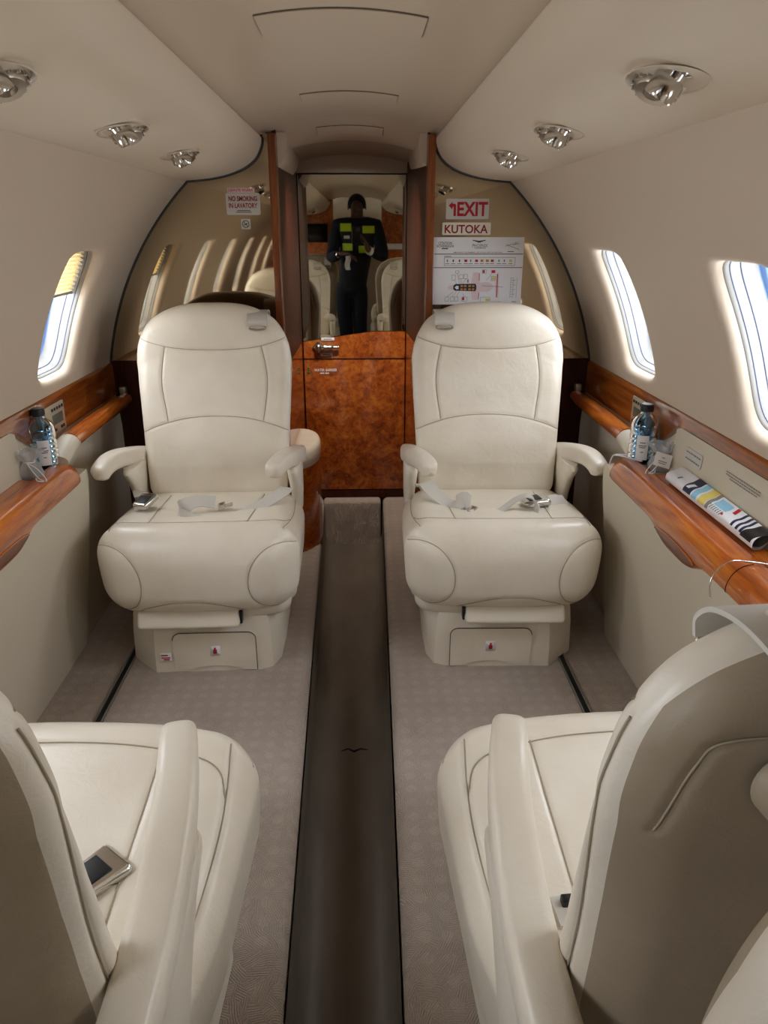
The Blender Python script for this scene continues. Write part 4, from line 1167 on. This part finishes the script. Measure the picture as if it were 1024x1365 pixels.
kp = np.linspace(.05*PI, .97*PI, 16)
def band(y0, y1, m, nm, k0=.04, k1=.98, sk=.015):
    kk = np.linspace(k0*PI, k1*PI, 16)
    q = grid([[news_pt(k, y+sk*math.cos(k), .0005) for k in kk] for y in np.linspace(y0, y1, 4)]); return link(nm, q, m, nws)
band(.100, .140, 'navyprint', 'masthead'); band(.070, .094, 'cyan', 'picture_band'); band(.028, .062, 'yellow', 'picture_band'); band(.012, .026, 'midgrey', 'text_band')
band(-.05, .005, 'cyan', 'picture_band', .35, .62); band(-.075, -.062, 'red', 'red_line', .25, .5); band(-.05, -.04, 'red', 'red_line', .7, .8)
for y in (-.095, -.115, -.132): band(y-.009, y, 'navyprint', 'dark_stripe', .05, .9, .01)
band(-.192, -.150, 'black', 'dark_end', .02, .98, 0)
g = G()
for i in range(7):
    kk = np.linspace((.66-.0*i)*PI, .86*PI, 6); y = .0-.009*i
    q = grid([[news_pt(k, yy, .0007) for k in kk] for yy in (y, y+.004)]); g.add(q.v(), q.F)
kk = np.linspace(.5*PI, .75*PI, 8); q = grid([[news_pt(k, yy, .0009) for k in kk] for yy in (.108, .124)]); 
link('text_lines', g, 'midgrey', nws); link('headline', q, 'whitesheet', nws)
kk = np.linspace(.55*PI, .7*PI, 8); q = grid([[news_pt(k, yy, .0007) for k in kk] for yy in (.175, .180, .184)]); link('small_heading', q, 'midgrey', nws)

# ================================================================== FRONT OF THE CABIN (seen in the mirrors)
YF = -1.88
def slab(x0, x1, y0, y1, z0, z1, m, nm, lab=None, cat='wall'):
    o = struct(link(nm, bx(((x0+x1)/2, (y0+y1)/2, (z0+z1)/2), (abs(x1-x0)/2, abs(y1-y0)/2, abs(z1-z0)/2), .001, 1), m, smooth=False), lab, cat if lab else None); return o
slab(-.95, -.27, YF-.02, YF, ZF, 1.66, 'burl', 'wall_front', 'burl wood panel left of the front passage')
slab(.25, .90, YF-.02, YF, ZF, 1.66, 'burl', 'wall_front', 'burl wood panel right of the front passage')
slab(-.95, .90, -2.42, -2.40, -.1, 1.8, 'beige', 'wall_front', 'beige wall beyond the front passage')
slab(-.97, -.95, -2.42, YF, -.1, 1.8, 'beige', 'wall_left'); slab(.90, .92, -2.42, YF+.02, -.1, 1.8, 'beige', 'wall_right')
slab(-.97, .92, -2.42, -1.9, 1.70, 1.73, 'ceil', 'ceiling')
slab(-.97, -.30, -2.42, -1.22, ZF-.03, ZF-.002, 'carpet', 'floor'); slab(.05, .9, -2.42, Y0, ZF-.03, ZF-.002, 'carpet', 'floor'); slab(-.3, .05, -2.42, Y0, ZA-.03, ZA, 'runner', 'floor')
slab(-1.0, .95, -2.45, 3.5, -.13, -.11, 'beige', 'floor'); slab(-1.0, -.885, -2.45, 3.5, -.13, ZF-.004, 'beige', 'floor'); slab(.835, .95, -2.45, 3.5, -.13, ZF-.004, 'beige', 'floor')  # unseen slabs added under and beside the floor to stop light leaking in
slab(-.95, -.292, 2.672, 2.69, -.1, 1.75, 'darkwood', 'wall_back'); slab(.262, .95, 2.672, 2.69, -.1, 1.75, 'darkwood', 'wall_back')  # this and the slabs below: unseen, added behind partition and recess against light leaks
slab(-.36, .33, 2.62, 3.42, 1.73, 1.75, 'ceil', 'ceiling')
slab(-.34, -.30, 2.68, 3.42, -.1, 1.75, 'darkwood', 'wall_left'); slab(.27, .31, 2.68, 3.42, -.1, 1.75, 'darkwood', 'wall_right')
slab(-.36, .33, 3.40, 3.42, -.1, 1.75, 'darkwood', 'wall_back')
mo = link('wall_monitor', bx((-.49, YF+.006, 1.325), (.16, .008, .095), .004), 'black'); tag(mo, 'black screen on the front burl wood panel, seen in the door mirror', 'monitor')
link('screen', bx((-.49, YF+.0142, 1.325), (.150, .0008, .086), .0004, 1), 'screen', mo)
ct = link('counter', rbox((.30, .12, .03), .012, (1, 1, 1), 4, (.58, YF+.13, 1.19)), 'whitesheet'); tag(ct, 'white counter top below the front right wood panel, seen in the door mirror', 'counter')
link('counter_body', bx((.58, YF+.12, .655), (.29, .11, .499), .004), 'cherry', ct)

# ================================================================== PERSON HOLDING THE PHONE (seen in the door mirror)
def skin_mesh(verts, edges, rad, root=0, sub=2):
    me = bpy.data.meshes.new('sk'); me.from_pydata(verts, edges, []); o = bpy.data.objects.new('sk', me); COL.objects.link(o)
    m = o.modifiers.new('s', 'SKIN'); m.use_smooth_shade = True
    for i, v in enumerate(me.skin_vertices[0].data):
        r = rad[i]; v.radius = (r, r) if not isinstance(r, tuple) else r; v.use_root = (i == root)
    o.modifiers.new('u', 'SUBSURF').levels = sub
    dg = bpy.context.evaluated_depsgraph_get(); dg.update()
    me2 = bpy.data.meshes.new_from_object(o.evaluated_get(dg)); g = G(); g.add([v.co[:] for v in me2.vertices], [tuple(p.vertices) for p in me2.polygons])
    bpy.data.objects.remove(o); bpy.data.meshes.remove(me2); return g
PX, PY = -.012, -.36
per = thing('person', 'standing person in navy clothes and yellow patched vest, photographing the mirror with a phone', 'person', (0, 0, 0))
cam_f = (0.0322, 0); 
wR, wL = np.array([.078, -.125, 1.195]), np.array([-.155, -.125, 1.165])
eR, eL = np.array([.225, -.24, 1.12]), np.array([-.250, -.30, 1.12])
class Sk:
    def __init__(s): s.v = []; s.e = []; s.r = []
    def p(s, co, r, par=None):
        s.v.append(tuple(map(float, co))); s.r.append(r); i = len(s.v)-1
        if par is not None: s.e.append((par, i))
        return i
def hand(sk, wrist, par, fwd, nrm, curl, thumb_side, scale=1.):
    fwd = np.array(fwd, float); fwd /= np.linalg.norm(fwd); nrm = np.array(nrm, float); nrm -= fwd*nrm.dot(fwd); nrm /= np.linalg.norm(nrm)
    lat_ = np.cross(nrm, fwd)*thumb_side
    pal = sk.p(wrist+fwd*.045, (.026, .014), par)
    L = [(.034, .040, .024, .020), (.012, .045, .028, .021), (-.010, .042, .026, .020), (-.031, .033, .020, .018)]
    for off, a, b, c in L:
        k = sk.p(wrist+fwd*.080+lat_*off, .0100, pal); d = fwd.copy(); pos = np.array(sk.v[k])
        for j, seg in enumerate((a, b, c)):
            an = curl*(.7+.25*j); d = d*math.cos(an)+nrm*math.sin(an); d /= np.linalg.norm(d); pos = pos+d*seg*scale; k = sk.p(pos, (.0088, .0082, .007)[j], k)
    k = sk.p(wrist+fwd*.03+lat_*.030, .012, pal); k = sk.p(wrist+fwd*.055+lat_*.050+nrm*.012, .0105, k); sk.p(wrist+fwd*.082+lat_*.048+nrm*.028, .009, k)
sk = Sk()
HX = PX-.055; pv = sk.p((HX, PY, .88), .085); sp = sk.p((PX-.03, PY-.015, 1.04), .082, pv); chs = sk.p((PX, PY-.015, 1.26), .085, sp); up = sk.p((PX, PY-.012, 1.395), .070, chs)
nk = sk.p((PX, PY+.012, 1.455), .052, up); jw = sk.p((PX, PY+.034, 1.485), (.056, .066), nk); hd_ = sk.p((PX, PY+.022, 1.55), (.070, .086), jw); tp_ = sk.p((PX, PY+.015, 1.605), (.062, .075), hd_)
sk.p((PX, PY+.128, 1.525), .012, sk.p((PX, PY+.105, 1.54), .014, hd_))
for sg, e, w in ((1, eR, wR), (-1, eL, wL)):
    sh = sk.p((PX+sg*.155, PY-.005, 1.395), .058, up); el = sk.p(e, .040, sk.p((np.array(sk.v[sh])+e)/2, .046, sh)); wr = sk.p(w, .025, sk.p((e+w)/2, .034, el))
    if sg > 0: hand(sk, w, wr, (-.22, .36, .86), (-.95, .25, .1), .5, -1)
    else: hand(sk, w, wr, (.85, .30, -.05), (.1, .3, -.9), .6, 1)
    hp = sk.p((HX+sg*.075, PY, .82), .072, pv); kn_ = sk.p((HX+.01+sg*.062, PY+.02, .42), .048, sk.p((HX+sg*.070, PY+.01, .62), .062, hp)); an_ = sk.p((HX+.03+sg*.046, PY-.015, .02), .034, sk.p((HX+.02+sg*.052, PY-.005, .22), .044, kn_)); sk.p((HX+.03+sg*.046, PY+.10, -.025), .028, an_)
link('body', skin_mesh(sk.v, sk.e, sk.r), 'skin', per)
jk = Sk(); p0 = jk.p((HX, PY, .79), (.138, .118)); pv = jk.p((HX, PY, .86), (.140, .117), p0); sp = jk.p((PX-.03, PY-.01, 1.02), (.140, .108), pv); chs = jk.p((PX, PY-.008, 1.25), (.170, .118), sp); up = jk.p((PX, PY-.005, 1.388), (.130, .095), chs); jk.p((PX, PY+.01, 1.455), .066, up)
for sg, e, w in ((1, eR, wR), (-1, eL, wL)):
    sh = jk.p((PX+sg*.168, PY-.005, 1.385), .078, up); el = jk.p(e, .055, jk.p((np.array(jk.v[sh])+e)/2, .062, sh)); jk.p(w*.82+e*.18, .039, jk.p((e+w)/2, .047, el))
jg = skin_mesh(jk.v, jk.e, jk.r); jo = link('jacket', jg, 'navy', per)
tk = Sk(); p0 = tk.p((HX, PY, 1.0), (.118, .095)); pv = tk.p((HX, PY, .90), (.126, .105), p0)
for sg in (1, -1):
    hp = tk.p((HX+sg*.076, PY, .80), .084, pv); kn_ = tk.p((HX+.01+sg*.064, PY+.018, .42), .062, tk.p((HX+sg*.070, PY+.008, .62), .074, hp)); tk.p((HX+.03+sg*.048, PY-.012, .03), .047, tk.p((HX+.02+sg*.054, PY-.002, .22), .053, kn_))
link('trousers', skin_mesh(tk.v, tk.e, tk.r), 'trouser', per)
for sg in (1, -1):
    q = rbox((.042, .125, .042), .03, (2, 6, 2), 5, (HX+.03+sg*.047, PY+.05, ZA+.043)); q.xf(lambda V: np.stack([V[:, 0], V[:, 1], np.where(V[:, 1] > PY+.06, ZA+(V[:, 2]-ZA)*(1-.45*(V[:, 1]-PY-.06)/.12), V[:, 2])], 1)); link('shoe', q, 'black', per)
# hair, eyes
hg = G(); th = np.linspace(0, PI*.60, 12); ph = np.linspace(0, 2*PI, 28, endpoint=False)
hg = grid([[(PX+.0815*math.sin(a)*math.cos(b), PY+.013+.0965*math.sin(a)*math.sin(b)-(.022 if math.sin(b) > .2 and a > 1.1 else 0), 1.562+.094*math.cos(a)) for b in ph] for a in th], cv=True); link('hair', hg, 'hair', per)
for sg in (1, -1):
    q = lathe([(.0001, -.011), (.008, -.008), (.011, 0), (.008, .008), (.0001, .011)], 14); q.move((PX+sg*.029, PY+.092, 1.555)); link('eye', q, 'dkgrey', per)
    q = rbox((.005, .013, .022), .004, (1, 2, 3), 3, (PX+sg*.078, PY+.015, 1.545)); link('ear', q, 'skin', per)
link('mouth', rbox((.022, .006, .006), .005, (3, 1, 1), 3, (PX, PY+.108, 1.487)), mat('lips', '#5a2f2a', .5), per)
bvj = BVHTree.FromPolygons([Vector(p) for p in jg.v()], jg.F)
def patch(x0, x1, z0, z1, m, nm, off=.004):
    P = []
    for z in np.linspace(z0, z1, 6):
        row = []
        for x in np.linspace(x0, x1, 8):
            h, n_, _, _ = bvj.ray_cast(Vector((x, .3, z)), Vector((0, -1, 0))); row.append((x, (h.y if h else PY+.1)+off, z))
        P.append(row)
    o = link(nm, grid(P, flip=True), m, per); return o
for a in ((-.160, -.065, 1.345, 1.41), (.035, .140, 1.33, 1.39), (-.145, -.055, 1.185, 1.245), (.0, .11, 1.165, 1.225)): patch(*a, 'hiviz', 'reflective_patch')
patch(-.13, -.08, 1.285, 1.31, 'signgrey', 'emblem')
for w, e, nm, m, r in ((wR, eR, 'shirt_cuff', 'shirt', .037), (wL, eL, 'wristwatch', 'chrome', .032)):
    d = (e-w)/np.linalg.norm(e-w); a = w+d*.012; link(nm, tube([a, a+d*.012, a+d*.03], [r*.96, r, r*.98], 16), m, per)
# phone
yaw, pitch = math.atan(.0345*math.cos(math.atan(.38223))), math.atan(.38223)
CR = Matrix.Rotation(-yaw, 3, 'Z') @ Matrix.Rotation(PI/2-pitch, 3, 'X')
Rv, Uv, Fv = [np.array(CR @ Vector(v)) for v in ((1, 0, 0), (0, 1, 0), (0, 0, -1))]
ph = bpy.data.objects.new('phone', None); COL.objects.link(ph); tag(ph, 'dark phone held up by the standing person, seen in the door mirror', 'phone')
ph.location = Vector((0, 0, 1.36))+Vector(Rv*-.022+Uv*-.052-Fv*.010); ph.rotation_euler = CR.to_euler()
link('case', rbox((.036, .074, .0042), .004, (1, 1, 1), 4), 'black', ph); link('screen', bx((0, 0, .0043), (.033, .070, .0004), .0003, 1), 'screen', ph)
g = rbox((.016, .016, .0012), .001, (1, 1, 1), 2, (.018, .052, -.0045)); link('camera_bump', g, 'dkgrey', ph)
# tissue in the other hand
secs = []
for i, z in enumerate(np.linspace(1.15, 1.03, 8)): secs.append([(PX-.085+.5*.012*math.sin(i)+x, -.115+.01*math.sin(x*90+i), z) for x in np.linspace(-.022, .022, 8)]+[(PX-.085+.5*.012*math.sin(i)+x, -.118+.01*math.sin(x*90+i), z) for x in np.linspace(.022, -.022, 8)])
o = link('paper_tissue', loft(secs), 'shirt'); tag(o, 'white paper tissue in the standing person\'s lowered hand', 'tissue')

# ================================================================== LIGHT AND CAMERA
w = bpy.data.worlds.new('sky'); SC.world = w; w.use_nodes = True
nt = w.node_tree; bg = nt.nodes['Background']; bg.inputs[0].default_value = (.955, .975, 1, 1); bg.inputs[1].default_value = 9.0
def portal(loc, nrm, sx, sy):
    L = bpy.data.lights.new('window_portal', 'AREA'); L.shape = 'RECTANGLE'; L.size = sx; L.size_y = sy; L.cycles.is_portal = True
    o = bpy.data.objects.new('window_portal', L); COL.objects.link(o); o.location = loc
    o.rotation_euler = Vector(nrm).to_track_quat('-Z', 'Y').to_euler(); return o
for s in (-1, 1):
    for yc in WY:
        p = wallp(s, WTH, yc, .115); n = np.array([-s*math.cos(WTH), 0, -math.sin(WTH)]); portal(p, n, .27, .38)

def lamp(name, loc, tgt, sx, sy, p, c=(1, .9, .78)):
    L = bpy.data.lights.new(name, 'AREA'); L.shape = 'RECTANGLE'; L.size = sx; L.size_y = sy; L.energy = p; L.color = c; L.spread = math.radians(110)
    o = bpy.data.objects.new(name, L); COL.objects.link(o); o.location = loc
    o.rotation_euler = (Vector(tgt)-Vector(loc)).to_track_quat('-Z', 'Y').to_euler(); return o
lamp('recess_downlight', (XC, 2.84, 1.632), (XC, 3.35, .62), .14, .05, 2.3)
cd = bpy.data.cameras.new('camera'); co = bpy.data.objects.new('camera', cd); COL.objects.link(co)
co.location = (0, 0, 1.36); co.rotation_euler = CR.to_euler()
cd.sensor_fit = 'VERTICAL'; cd.sensor_height = 24; cd.lens = 24*985/1365; cd.clip_start = .01
SC.camera = co
vs = SC.view_settings; vs.view_transform = 'Standard'; vs.look = 'None'; vs.exposure = 0.75; vs.gamma = 1; vs.use_curve_mapping = False
SC.cycles.max_bounces = 10; SC.cycles.diffuse_bounces = 5; SC.cycles.glossy_bounces = 5; SC.cycles.transmission_bounces = 8; SC.cycles.sample_clamp_indirect = 6
SC.cycles.use_denoising = True
try: SC.cycles.denoiser = 'OPENIMAGEDENOISE'
except Exception: pass
SC.cycles.caustics_reflective = False; SC.cycles.caustics_refractive = True
